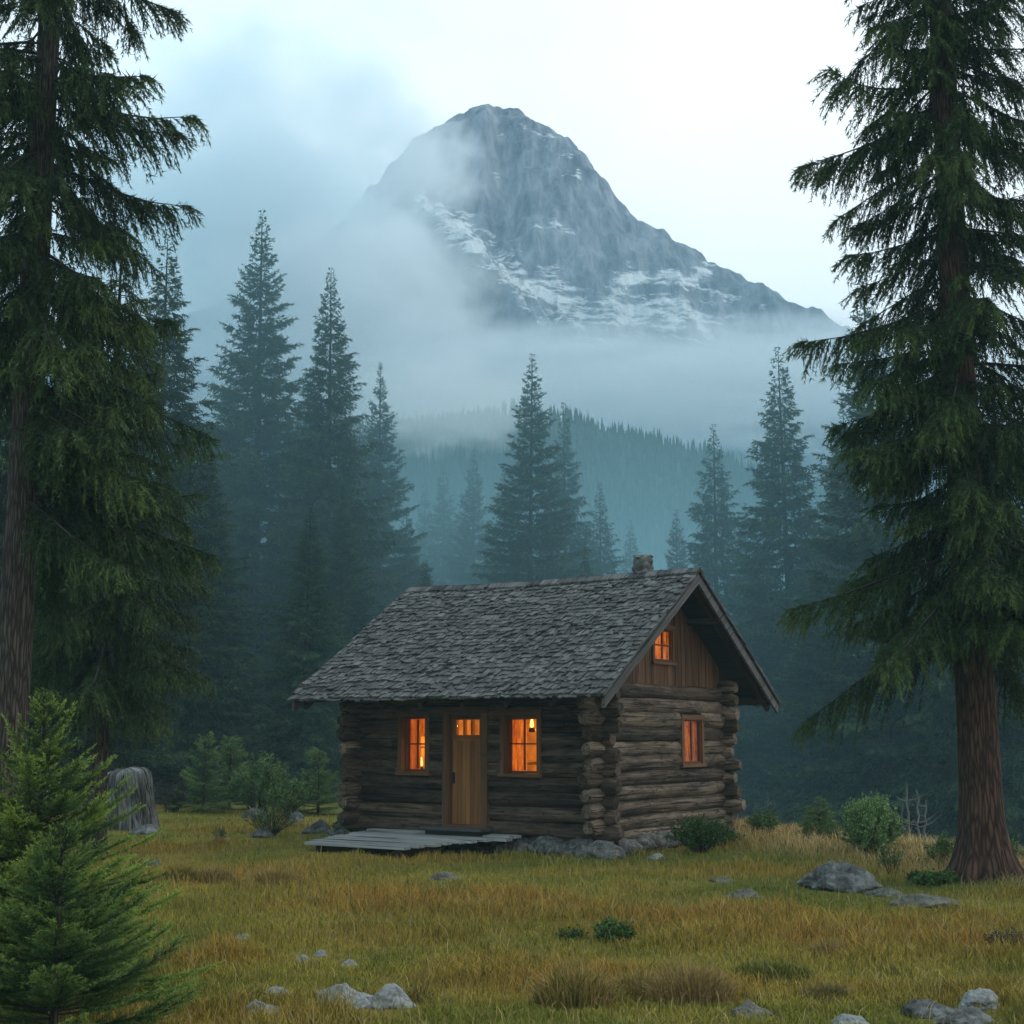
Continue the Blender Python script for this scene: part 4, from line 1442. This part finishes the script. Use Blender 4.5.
for a in [(0, 268, 205, 55, 0.3, 'tallest fir left of the cabin, its thin top clear against the mist', 1.05),
          (1, 336, 262, 51, 1.7, 'tall narrow fir between the tallest fir and the mountain', 1.0),
          (2, 383, 362, 61, 2.5, 'mid height fir at the right end of the group left of the cabin', 0.95),
          (1, 172, 232, 44, 4.1, 'tall fir half hidden behind the drooping dark spruce', 1.15),
          (3, 308, 502, 43, 5.0, 'short bushy fir in front of the tall firs left of the cabin roof', 1.25),
          (0, 527, 350, 57, 0.9, 'dark sharp fir standing behind the middle of the cabin roof', 1.02),
          (1, 566, 400, 66, 3.2, 'slender fir right behind the dark fir above the cabin roof', 0.9),
          (3, 598, 481, 70, 2.2, 'lower fir right of the slender fir above the cabin roof', 1.1),
          (0, 475, 447, 82, 5.5, 'pale misty fir left of the dark fir above the cabin roof', 1.0),
          (1, 447, 461, 92, 0.1, 'faint slim fir in the mist above the left part of the roof', 1.05),
          (2, 424, 478, 96, 1.1, 'faint broad fir in the mist at the left end of the roof', 0.8),
          (1, 630, 517, 92, 4.4, 'small faint fir above the cabin chimney', 0.95),
          (0, 673, 507, 74, 2.8, 'small pointed fir right of the chimney', 1.0),
          (3, 711, 421, 62, 1.9, 'grey green fir above the right end of the cabin ridge', 1.1),
          (1, 784, 342, 55, 3.6, 'tall pale fir between the cabin and the giant right spruce', 1.1),
          (2, 870, 272, 47, 0.7, 'tall fir half hidden behind the giant right spruce', 1.0),
          (0, 838, 395, 60, 4.9, 'misty fir just left of the giant right spruce', 1.0),
          (3, 965, 330, 44, 5.9, 'tall fir behind the trunk of the giant right spruce', 1.0),
          (1, 205, 440, 44, 2.0, 'feathery fir with low pale boughs beside the grey stump', 1.35),
          (2, 90, 300, 40, 3.3, 'dark fir behind the giant left spruce', 1.1),
          (3, 15, 250, 37, 1.4, 'dark fir at the far left edge of the forest', 1.0),
          (0, 240, 470, 60, 4.4, 'fir in the dark gap between the left firs', 1.2),
          (2, 345, 480, 47, 0.5, 'broad fir behind the short bushy fir', 1.1),
          (1, 422, 560, 55, 5.2, 'low fir peeping over the left end of the roof', 1.2),
          (3, 760, 545, 58, 2.4, 'low broad fir right of the cabin gable', 1.35),
          (0, 815, 560, 50, 0.2, 'broad low fir behind the round pale bush', 1.4),
          (2, 905, 520, 52, 3.9, 'low fir beside the bleached dead trunks', 1.3),
          (2, 228, 360, 60, 1.9, 'fir filling the gap left of the tallest fir', 1.15),
          (3, 303, 372, 63, 2.7, 'fir in the gap between the two tallest firs', 1.1),
          (0, 360, 415, 66, 0.6, 'fir tucked right behind the tall narrow fir', 1.15),
          (1, 405, 505, 68, 3.5, 'fir just left of the roof ridge, behind the left group', 1.25),
          (2, 505, 470, 74, 4.0, 'fir between the pale misty fir and the dark one', 1.0),
          (3, 548, 500, 63, 5.7, 'low dense fir at the right foot of the dark fir', 1.3),
          (0, 745, 500, 70, 1.2, 'hazy fir between the grey green and the tall pale fir', 1.15),
          (1, 1010, 440, 46, 5.1, 'fir at the right edge of the forest', 1.2)]:
    fir_px(*a)
rng = np.random.default_rng(42)
placed = []
for k in range(2500):
    if len(placed) >= 105:
        break
    y = rng.uniform(46, 150)
    x = rng.uniform(-0.48, 0.48) * y
    # leave the gap in the middle where the hill shows
    px = 512 + F * x / y
    if any((x - a) ** 2 + (y - b) ** 2 < 3.2 ** 2 for a, b in placed):
        continue
    gapc = 0.0 if 600 < px < 770 else 1.0
    Hk = rng.uniform(7, 12) + (y - 46) * 0.05 if 400 < px < 800 else rng.uniform(9, 15) + (y - 46) * 0.07
    if gapc == 0 and y > 90:
        Hk *= 0.75
    placed.append((x, y))
    where = 'left' if px < 400 else 'middle' if px < 700 else 'right'
    place_fir(int(rng.integers(4)), x, y, Hk, rng.uniform(0, 6.28), 'dim fir deep in the misty forest on the %s, one of many alike' % where if where != 'middle' else 'dim fir deep in the mist behind the cabin, one of many alike', rng.uniform(0.95, 1.3))

# ------------------------------------------------------------------ small conifers
sap = dict(prof=lambda w: np.clip(0.07 + 1.02 * w, 0, 1) ** 1.0, e_bot=R(4), e_top=R(58), droop=0.18, up=0.26, sec_sp=0.026, sec_len=0.27, hang=-0.06, ter_sp=0.0032, ter_len=0.028, ter_w=0.0042, jit=0.48,
           limb=0.009, lat=0.9, inner=0.10, tsub=10, lenvar=(0.6, 1.15), zpow=1.15, hang2=0.5, tip_bias=1.0, sec_wood=0.0018)
p = on_ground(30, 1002)
conifer_obj('young_fir', 'tall bright green young fir at the lower left corner', 'young fir', p, dict(sap, seed=201, H=2.2, zc=0.04, Rm=1.22, nb=165, trunk=0.03), 'sapling', 'bark_grey')
p = on_ground(52, 1055)
conifer_obj('young_fir', 'lower darker young fir in front of the bright one at lower left', 'young fir', p, dict(sap, seed=207, H=1.35, zc=0.02, Rm=0.86, nb=100, trunk=0.022), 'sapling_dark', 'bark_grey')
p = on_ground(-45, 1010)
conifer_obj('young_fir', 'young fir cut off by the left edge of the picture beside the bright one', 'young fir', p, dict(sap, seed=213, H=1.95, zc=0.05, Rm=1.0, nb=95, trunk=0.026), 'sapling', 'bark_grey')

msap = dict(prof=lambda w: np.clip(0.14 + 0.86 * w, 0, 1) ** 0.7, e_bot=R(8), e_top=R(55), droop=0.08, up=0.06, sec_sp=0.06, sec_len=0.34, hang=0.15, ter_sp=0.014, ter_len=0.075, ter_w=0.011,
            limb=0.008, lat=0.7, inner=0.05, tsub=8, lenvar=(0.7, 1.15), zpow=0.9, tip_bias=0.8)
for (px, py, Hs, Rs, sd, fol, lab) in ((203, 813, 1.85, 0.72, 301, 'bush', 'small narrow fir left of the round green bushes at the forest edge'),
                                       (229, 811, 1.75, 0.78, 302, 'bush', 'small green fir directly right of the small narrow fir'),
                                       (318, 815, 1.55, 0.62, 303, 'bush', 'small green fir next to the left corner of the cabin'),
                                       (820, 842, 0.75, 0.35, 304, 'bush', 'tiny green fir on the crest left of the round pale bush')):
    p = on_ground(px, py)
    conifer_obj('small_fir', lab, 'small fir', p - np.array([0, 0, .03]), dict(msap, seed=sd, H=Hs, zc=0.03, Rm=Rs, nb=80, trunk=0.03), fol, 'bark_dark')


# ------------------------------------------------------------------ leafy bushes
def bush(seed, w, h, nst, leaf, nleaf, fol, twig='twig', base=0.12, low=0.15, dens=1.0, upright=0.5, rnd=0.12):
    rng = np.random.default_rng(seed)
    tw, lv = MB(), MB()
    # stems
    pts = []
    for k in range(nst):
        a = rng.uniform(0, 2 * PI); r_ = math.sqrt(rng.random())
        e = np.array([math.cos(a) * r_ * w / 2, math.sin(a) * r_ * w / 2, h * (0.35 + 0.65 * math.sqrt(max(0.02, 1 - r_ ** 2))) * rng.uniform(0.72, 1.05)])
        b0 = np.array([math.cos(a), math.sin(a), 0]) * base * w * rng.random()
        s = np.linspace(0, 1, 7)[:, None]
        c = b0 + (e - b0) * s + np.array([math.cos(a), math.sin(a), 0]) * (s * (1 - s)) * w * 0.12 * (1 - upright) + np.array([0, 0, 1]) * (s * (1 - s)) * h * 0.25
        c = c + rng.normal(0, 0.012 * h, (7, 3)) * s
        tube(tw, c, np.linspace(0.008, 0.002, 7) * (0.6 + 0.5 * h), 4, col=rng.uniform(.2, .7), cap=False)
        for q in range(5):
            s0 = rng.uniform(0.3, 0.95)
            p0 = c[0] + (c[-1] - c[0]) * 0
            i0 = int(s0 * 6); p0 = c[i0]
            dv = unit(rng.normal(size=3) + np.array([0, 0, 0.6]) + (c[-1] - c[0]) * 0.8) * rng.uniform(0.08, 0.22) * (0.4 + 0.6 * h)
            cc = p0 + dv * np.linspace(0, 1, 4)[:, None]
            tube(tw, cc, np.linspace(0.004, 0.0015, 4) * (0.6 + 0.5 * h), 3, col=rng.uniform(.2, .7), cap=False)
            pts.append((p0, dv))
        pts.append((c[3], c[-1] - c[3])); pts.append((c[4], c[-1] - c[4]))
    P0 = np.array([p[0] for p in pts]); D0 = np.array([p[1] for p in pts])
    k = rng.integers(0, len(pts), nleaf)
    s = rng.random(nleaf)[:, None]
    c = P0[k] + D0[k] * s + rng.normal(0, rnd * 0.35, (nleaf, 3)) * leaf * 8
    c = c[c[:, 2] > low * h]
    n = len(c)
    d = unit(rng.normal(size=(n, 3)) + np.array([0, 0, 0.25]))
    l_ = leaf * rng.uniform(0.6, 1.3, n)[:, None]
    sd = unit(np.cross(d, rng.normal(size=(n, 3)))) * l_ * 0.3
    v = np.stack([c, c + d * l_ * .5 + sd, c + d * l_, c + d * l_ * .5 - sd], 1).reshape(-1, 3)
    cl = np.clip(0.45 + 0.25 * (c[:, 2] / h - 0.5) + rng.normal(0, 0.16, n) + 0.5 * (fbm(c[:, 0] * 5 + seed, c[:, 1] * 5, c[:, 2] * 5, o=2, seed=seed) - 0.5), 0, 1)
    lv.add(v, f4=np.arange(n * 4).reshape(-1, 4), col=np.repeat(cl, 4))
    return tw, lv


def bush_obj(name, label, cat, loc, seed, w, h, nst, leaf, nleaf, fol, **kw):
    tw, lv = bush(seed, w, h, nst, leaf, nleaf, fol, **kw)
    o = empty(name, loc, label, cat)
    tw.build('stems', M['twig'], o, True)
    lv.build('foliage', M[fol], o)
    return o


for (px, py, w, h, nst, leaf, nl, fol, lab, kw) in (
        (258, 814, 1.8, 1.55, 60, 0.05, 14000, 'bush', 'rounded green bush in the middle of the row left of the cabin', {}),
        (290, 817, 1.2, 1.05, 40, 0.05, 7000, 'bush', 'lower green bush at the right end of the round bushes left of the cabin', {}),
        (172, 812, 1.2, 0.95, 60, 0.03, 900, 'twig', 'leafless brown thicket bush beside the grey stump', dict(rnd=.05)),
        (270, 836, 1.1, 0.72, 60, 0.035, 1500, 'bush', 'sparse twiggy bush growing over the dark rocks left of the cabin', {}),
        (352, 834, 0.95, 0.30, 40, 0.05, 2600, 'herb', 'low dark weeds at the left front corner of the cabin', dict(low=.02)),
        (385, 832, 0.9, 0.24, 36, 0.05, 2000, 'herb', 'low weeds against the front logs left of the door', dict(low=.02)),
        (700, 852, 1.15, 0.66, 70, 0.036, 6500, 'herb', 'leafy dark green bush against the side wall of the cabin', dict(low=.02, rnd=.2, upright=.8)),
        (722, 846, 0.85, 0.34, 44, 0.036, 2600, 'herb', 'low leafy plant at the far right corner of the cabin', dict(low=.02)),
        (765, 838, 0.75, 0.62, 30, 0.045, 2600, 'bush', 'pale hazy bush on the crest right of the cabin', {}),
        (873, 858, 1.05, 1.05, 150, 0.036, 30000, 'bush_pale', 'round pale green bush on the crest near the giant right spruce', dict(low=.12)),
        (892, 874, 0.42, 0.50, 12, 0.04, 330, 'bush', 'thin leggy shrub below the round pale bush', dict(low=.2)),
        (942, 868, 0.62, 0.55, 26, 0.04, 1500, 'bush', 'green bush just left of the giant right trunk', {}),
        (935, 884, 0.8, 0.16, 36, 0.05, 2200, 'herb', 'flat green weeds at the foot of the giant right trunk', dict(low=.0)),
        (612, 942, 0.50, 0.22, 34, 0.040, 1500, 'herb', 'small dark green leafy plant in the middle of the meadow', dict(low=.02)),
        (570, 940, 0.30, 0.12, 16, 0.035, 350, 'herb', 'tiny dark weed left of the green leafy meadow plant', dict(low=.02)),
        (1012, 950, 0.50, 0.20, 40, 0.03, 900, 'twig', 'dark dry clump of weeds at the right edge', dict(low=.02)),
        (218, 845, 0.30, 0.45, 14, 0.03, 260, 'bush', 'thin green weed standing in the left meadow', dict(low=.1)),
        (1008, 868, 0.6, 0.5, 24, 0.04, 1300, 'bush', 'hazy bush right of the giant right trunk', {}),):
    p = on_ground(px, py)
    bush_obj('bush', lab, 'bush', p - np.array([0, 0, .02]), int(px * 7 + py), w, h, nst, leaf, nl, fol, **kw)

# ------------------------------------------------------------------ bleached dead trunks behind the crest
def dead_tree(px, py_top, Y, lab, r=0.05, limb=False, seed=1, lean=0.0):
    rg = np.random.default_rng(seed)
    p = at(px, py_top, Y); zb = gz(p[0], Y) - .1
    o = empty('dead_tree', (p[0], Y, zb), lab, 'dead tree')
    h = p[2] - zb
    zz = np.linspace(0, h, 9)
    mb = MB()
    tube(mb, np.stack([lean * zz + rg.normal(0, .02, 9), rg.normal(0, .02, 9), zz], 1), np.linspace(r, r * 0.35, 9) * 0.6, 7, seed=seed)
    mb.build('trunk', M['dead_wood'], o, True)
    for k in range(4 if limb else 2):
        mb = MB()
        z0 = h * rg.uniform(.45, .92); a = rg.uniform(-.6, .6) + (0 if rg.random() < .5 else PI)
        l_ = rg.uniform(.2, .5) * (1.5 if limb else 1)
        s = np.linspace(0, 1, 6)[:, None]
        c = np.array([lean * z0, 0, z0]) + np.array([math.cos(a), math.sin(a) * .3, 0]) * l_ * s + np.array([0, 0, 1]) * l_ * 0.5 * s ** 2 + rg.normal(0, .01, (6, 3))
        tube(mb, c, np.linspace(r * .24, .004, 6), 5, seed=k)
        mb.build('branch', M['dead_wood'], o, True)


dead_tree(907, 783, 29.5, 'tallest bleached bare trunk left of the giant right spruce', 0.06, False, 3)
dead_tree(916, 790, 28.5, 'bleached bare trunk with crooked branches left of the giant right spruce', 0.055, True, 4, .03)
dead_tree(902, 808, 30.5, 'thinnest bleached bare trunk of the dead group', 0.04, False, 5)
dead_tree(925, 800, 29.0, 'short bleached bare trunk closest to the giant right spruce', 0.05, False, 8)
dead_tree(767, 790, 33.0, 'thin bleached snag just right of the cabin', 0.03, False, 6)

# ------------------------------------------------------------------ stump and rocks
p = on_ground(127, 829)
st = empty('tree_stump', p, 'tall weathered grey stump with a mossy rounded top at the forest edge', 'stump')
mb = MB()
zz = np.concatenate([np.linspace(-.1, 1.0, 26), np.linspace(1.03, 1.26, 12)])
rr = np.interp(zz, [-.1, .1, .5, .9, 1.08, 1.16, 1.21, 1.24, 1.26], [.60, .56, .53, .53, .52, .48, .40, .22, .02])


def fissures(l, a):
    l = np.broadcast_to(l, (l.shape[0], a.shape[1])); aa = np.broadcast_to(a, l.shape)
    c, s_ = np.cos(aa), np.sin(aa)
    root = 0.22 * np.exp(-np.clip(l, 0, 9) / 0.22) * (np.sin(aa * 5 + 1) + 0.5 * np.sin(aa * 3))
    k = fbm(c * 5.0 + 3, s_ * 5.0, l * 0.8, o=3, seed=301)
    fine = 1 - np.abs(2 * noise(c * 9 + 3, s_ * 9, l * 1.0, seed=303) - 1)
    return 1 + root + 0.42 * (k - 0.5) - 0.06 * fine ** 3 + 0.05 * (fbm(c * 12, s_ * 12, l * 12, o=2, seed=305) - 0.5)


tube(mb, np.stack([-.07 * zz ** 2, 0 * zz, zz], 1), rr, 150, seed=4, lobes=fissures, cap=False)
vv = mb.v[0]; aa = np.arctan2(vv[:, 1], vv[:, 0] + .05)
up_ = sstep(0.75, 1.25, vv[:, 2])
vv[:, 2] += up_ * (0.10 * (fbm(np.cos(aa) * 3 + 5, np.sin(aa) * 3, o=4, seed=311) - 0.55) + 0.05 * (fbm(vv[:, 0] * 9, vv[:, 1] * 9, o=3, seed=312) - .5))
mb.build('trunk', M['stump'], st, False)

ROCKS = []
for (px, py, w, d, h, mt, sd, lab, rz) in (
        (845, 892, 1.02, 0.8, 0.43, 'rock', 1, 'large grey boulder in the grass left of the giant right spruce', 0.2),
        (928, 908, 0.68, 0.4, 0.13, 'rock_brown', 2, 'flat brown rock between the large boulder and the right trunk', -0.2),
        (888, 897, 0.42, 0.3, 0.10, 'rock_brown', 32, 'low flat stone touching the right end of the large boulder', -0.3),
        (390, 1008, 0.44, 0.34, 0.20, 'rock_pale', 3, 'pale pointed rock in front, right of a flat one', 0.3),
        (340, 1003, 0.50, 0.30, 0.15, 'rock_pale', 4, 'flat pale rock left of the pale pointed rock in front', -0.3),
        (362, 1009, 0.14, 0.12, 0.06, 'rock_pale', 5, 'pebble wedged between the two rocks in front', 0),
        (258, 1013, 0.23, 0.18, 0.085, 'rock_pale', 6, 'smooth pale stone at the bottom left of the meadow', 0.1),
        (276, 996, 0.20, 0.14, 0.05, 'rock_pale', 7, 'thin flat stone above the smooth pale bottom stone', 0.2),
        (301, 963, 0.16, 0.13, 0.055, 'rock_pale', 8, 'small pale stone left of two thin slivers in the meadow', 0),
        (321, 956, 0.12, 0.09, 0.035, 'rock_pale', 9, 'tiny upper sliver of stone in the left meadow', 0),
        (349, 966, 0.14, 0.10, 0.04, 'rock_pale', 10, 'tiny stone right of the small pale stone in the left meadow', .4),
        (241, 939, 0.20, 0.15, 0.04, 'rock_pale', 11, 'flat stone in the left meadow close to the young firs', .1),
        (444, 881, 0.36, 0.3, 0.12, 'rock_brown', 12, 'weathered stone in the grass in front of the plank deck', .3),
        (481, 904, 0.18, 0.12, 0.05, 'rock_pale', 13, 'little pale stone in the dry grass at mid meadow', 0),
        (656, 859, 0.24, 0.18, 0.08, 'rock_pale', 14, 'pale stone in the grass before the side wall of the cabin', 0),
        (746, 898, 0.44, 0.3, 0.09, 'rock_brown', 15, 'flat stone in the meadow left of the large boulder', 0),
        (722, 882, 0.3, 0.2, 0.05, 'rock_brown', 16, 'half buried flat stone near the cabin side', 0),
        (750, 1017, 0.26, 0.2, 0.09, 'rock_brown', 17, 'dull stone in the bare patch at the bottom', 0),
        (850, 1026, 0.24, 0.2, 0.07, 'rock_pale', 18, 'pale stone at the bottom edge left of the corner rocks', 0),
        (985, 1010, 0.36, 0.28, 0.16, 'rock_pale', 19, 'pale upright rock of the corner group at lower right', .5),
        (935, 1018, 0.42, 0.3, 0.11, 'rock', 20, 'grey flat rock of the corner group at lower right', -.1),
        (968, 1026, 0.36, 0.3, 0.10, 'rock', 21, 'lowest rock of the corner group at lower right', .2),
        (146, 834, 0.8, 0.6, 0.20, 'rock', 22, 'low flat rock at the foot of the grey stump', .1),
        (316, 834, 0.62, 0.5, 0.32, 'rock', 23, 'grey rock beside the left corner of the cabin', .1),
        (337, 836, 0.5, 0.45, 0.26, 'rock', 24, 'rock lying right against the left corner logs', .4),
        (262, 838, 0.55, 0.4, 0.24, 'rock', 25, 'dark rock under the twiggy bush left of the cabin', .2),
        (295, 822, 0.5, 0.4, 0.26, 'rock', 26, 'rock behind the twiggy bush left of the cabin', .2),
        (255, 818, 0.8, 0.5, 0.26, 'rock', 27, 'broad rock at the foot of the rounded green bushes', .0),
        (150, 866, 0.3, 0.2, 0.10, 'rock', 28, 'small grey stone beside the young firs', 0),
        (995, 868, 0.3, 0.2, 0.1, 'rock_brown', 29, 'small stone right of the giant right trunk', 0)):
    p = on_ground(px, py)
    if py > 850 and h < 0.14:
        h += 0.035; w *= 1.35
    v, f = stone_shape(900 + sd, w, d, h, 5 if w > .3 else 4, 0.42, 8, 0.35, 0.42)
    mb = MB(); mb.add(v, f3=f)
    o = mb.build('boulder' if h > .4 else 'rock', M[mt], None, True)
    ROCKS.append((p[0], p[1] + d * .3, w, d))
    o.location = p + np.array([0, d * .3, -0.02])
    o.rotation_euler = (0, 0, rz)
    tag(o, lab, 'boulder' if h > .4 else 'rock')

# ------------------------------------------------------------------ grass
def blades(mb, x, y, hgt, wid, lean, col, rg, z0=None, head=None):
    n = len(x)
    z = ground_z(x, y) - 0.01 if z0 is None else z0
    a = rg.uniform(0, 2 * PI, n)
    dv = np.stack([np.cos(a), np.sin(a), 0 * a], 1)
    fa = rg.uniform(0, 2 * PI, n)
    wv = np.stack([np.cos(fa), np.sin(fa), 0 * a], 1) * (wid / 2)[:, None]
    b = np.stack([x, y, z], 1)
    up = np.array([0, 0, 1.0])
    m_ = b + up * (hgt * 0.55)[:, None] + dv * (lean * hgt * 0.25)[:, None]
    t = b + up * (hgt * (1 - 0.25 * lean))[:, None] + dv * (lean * hgt * 0.85)[:, None]
    v = np.stack([b - wv, b + wv, m_ + wv * .75, m_ - wv * .75, t], 1).reshape(-1, 3)
    k = np.arange(n) * 5
    c = np.repeat(col[:, None], 5, 1)
    c[:, 4] *= 1.12
    mb.add(v, f4=np.stack([k, k + 1, k + 2, k + 3], 1), f3=np.stack([k + 3, k + 2, k + 4], 1), col=c.reshape(-1, 3))


rg = np.random.default_rng(1234)
N = 420000
# about even in the picture: more per square metre close to the camera
inv = rg.uniform(1 / 37.0, 1 / 8.6, N)
y = 1 / inv
x = rg.uniform(-0.46, 0.46, N) * y
cxl = (x - CX) * math.cos(-CA) - (y - CY) * math.sin(-CA); cyl = (x - CX) * math.sin(-CA) + (y - CY) * math.cos(-CA)
inside = (cxl > -W - .1) & (cxl < .15) & (cyl > -0.1) & (cyl < L + .1)
ondeck = (cxl > -4.75) & (cxl < -2.5 + .95 * np.clip((cyl + 1.97) / 1.3, 0, 1)) & (cyl > -2.0) & (cyl < -0.1)
n_ = (x - 4.9) * 0.93 + (y - 27.6) * 0.36
keep = ~inside & ~ondeck & (n_ < 5)
bare = np.exp(-(((x - on_ground(760, 992)[0]) / .5) ** 2 + ((y - on_ground(760, 992)[1]) / .35) ** 2))
for rx, ry, rw, rd in ROCKS:
    q_ = ((x - rx) / (rw * .55)) ** 2 + ((y - ry + .10) / (rd * .5 + .16)) ** 2
    keep &= rg.random(N) > 0.85 * (q_ < 1)
keep &= rg.random(N) > 0.75 * bare
keep &= rg.random(N) < 0.45 + 0.9 * fbm(x * 2.2, y * 2.2, o=3, seed=44)
x, y = x[keep], y[keep]
dr_, cr_, lu_ = dry_amount(x, y), crest_amount(x, y), lush_amount(x, y)
cl = fbm(x * 1.7, y * 1.7, o=3, seed=46)
clump = sstep(0.50, 0.72, fbm(x * 3.1 + 7, y * 3.1, o=3, seed=48))
hgt = (0.03 + 0.06 * cl + 0.08 * clump * (0.4 + dr_) + 0.13 * dr_ * (1 - .7 * lu_) * cl * 1.6 + 0.20 * cr_) * rg.uniform(0.55, 1.35, len(x))
wid = (0.0035 + 0.00030 * y) * rg.uniform(0.7, 1.3, len(x))
col = meadow_col(x, y) * rg.uniform(0.72, 1.35, (len(x), 1))
odd = rg.random(len(x))
col[odd < 0.10] = np.array([0.26, 0.19, 0.075]) * rg.uniform(.7, 1.2, ((odd < 0.10).sum(), 1))
col[odd > 0.90] = np.array([0.075, 0.098, 0.022]) * rg.uniform(.7, 1.2, ((odd > 0.90).sum(), 1))
gm = MB()
blades(gm, x, y, hgt, wid, rg.uniform(0.15, 0.9, len(x)), col, rg)
ks = rg.random(len(x)) < 0.016 + 0.05 * dr_ * clump
blades(gm, x[ks], y[ks], rg.uniform(0.14, 0.36, ks.sum()) * (0.6 + 0.5 * dr_[ks]), wid[ks] * 0.75, rg.uniform(0.2, 1.0, ks.sum()), np.array([0.42, 0.30, 0.13]) * rg.uniform(.6, 1.15, (ks.sum(), 1)), rg)
tag(gm.build('grass', M['grass']), 'short meadow grass, green with dry orange patches', kind='stuff')


def tussock(px, py, w, h, n, cols, lab, seed):
    r_ = np.random.default_rng(seed)
    p = on_ground(px, py)
    a = r_.uniform(0, 2 * PI, n); q = np.sqrt(r_.random(n)) * w * 0.5
    x = q * np.cos(a) * 0.75; y = q * np.sin(a) * 0.6
    hh = h * r_.uniform(0.45, 1.1, n) * (1.05 - 0.5 * (q / (w * .5)) ** 2)
    mb = MB()
    c = np.array(cols)[r_.integers(0, len(cols), n)] * r_.uniform(.7, 1.3, (n, 1))
    b = np.stack([x, y, ground_z(x + p[0], y + p[1]) - p[2] - .01], 1)
    out = np.stack([np.cos(a), np.sin(a), 0 * a], 1)
    ln = r_.uniform(.1, .9, n) * (0.3 + q / (w * .5))
    fa = r_.uniform(0, 2 * PI, n)
    wv = np.stack([np.cos(fa), np.sin(fa), 0 * a], 1) * (r_.uniform(.7, 1.3, n) * .0036)[:, None]
    up = np.array([0, 0, 1.])
    m_ = b + up * (hh * .6)[:, None] + out * (ln * hh * .25)[:, None] + r_.normal(0, .01, (n, 3))
    t = b + up * (hh * (1 - .3 * ln))[:, None] + out * (ln * hh * .8)[:, None] + r_.normal(0, .02, (n, 3))
    v = np.stack([b - wv, b + wv, m_ + wv * .8, m_ - wv * .8, t], 1).reshape(-1, 3)
    k = np.arange(n) * 5
    mb.add(v, f4=np.stack([k, k + 1, k + 2, k + 3], 1), f3=np.stack([k + 3, k + 2, k + 4], 1), col=np.repeat(c, 5, 0))
    o = mb.build('grass_tussock', M['grass'])
    o.location = p
    tag(o, lab, 'grass tussock')


TAN, BRN, GRN, YEL = (0.33, 0.22, 0.08), (0.22, 0.150, 0.060), (0.085, 0.105, 0.022), (0.20, 0.16, 0.035)
for a in ((575, 1008, .75, .36, 1500, (TAN, YEL, TAN, GRN), 'tall yellow tussock at the bottom, left of the brown one', 1),
          (692, 1003, .80, .34, 1900, (BRN, TAN, BRN, TAN), 'brown domed tussock at the bottom of the meadow', 2),
          (772, 978, .95, .16, 1800, (GRN, YEL, GRN), 'green grassy hump right of the brown domed tussock', 3),
          (826, 1000, .50, .15, 1500, (GRN, BRN, BRN), 'dark overhanging tuft at the right end of the green hump', 4),
          (215, 882, .62, .26, 1300, (TAN, GRN, TAN), 'orange tussock in the left meadow', 5),
          (272, 885, 1.1, .28, 2200, (TAN, TAN, YEL), 'wide dry tussock left of the plank deck', 6),
          (180, 880, .6, .24, 1100, (GRN, YEL, BRN), 'green tussock next to the young firs', 7),
          (318, 906, .35, .15, 500, (GRN, BRN), 'little dark tuft in front of the wide dry tussock', 8),
          (828, 955, .42, .17, 700, (BRN, TAN), 'small brown tuft in the right meadow', 9),
          (418, 1000, .25, .12, 350, (GRN, BRN), 'small tuft right of the pale pointed rock', 10),
          (540, 968, .35, .16, 500, (GRN, TAN), 'small mixed tuft in the middle of the dry grass', 11),
          (218, 846, .4, .22, 500, (TAN, TAN), 'orange tuft around the thin green weed on the left', 12),
          (640, 995, .5, .22, 1100, (TAN, YEL), 'pale dry tuft between the yellow and the brown tussock', 13)):
    tussock(*a)
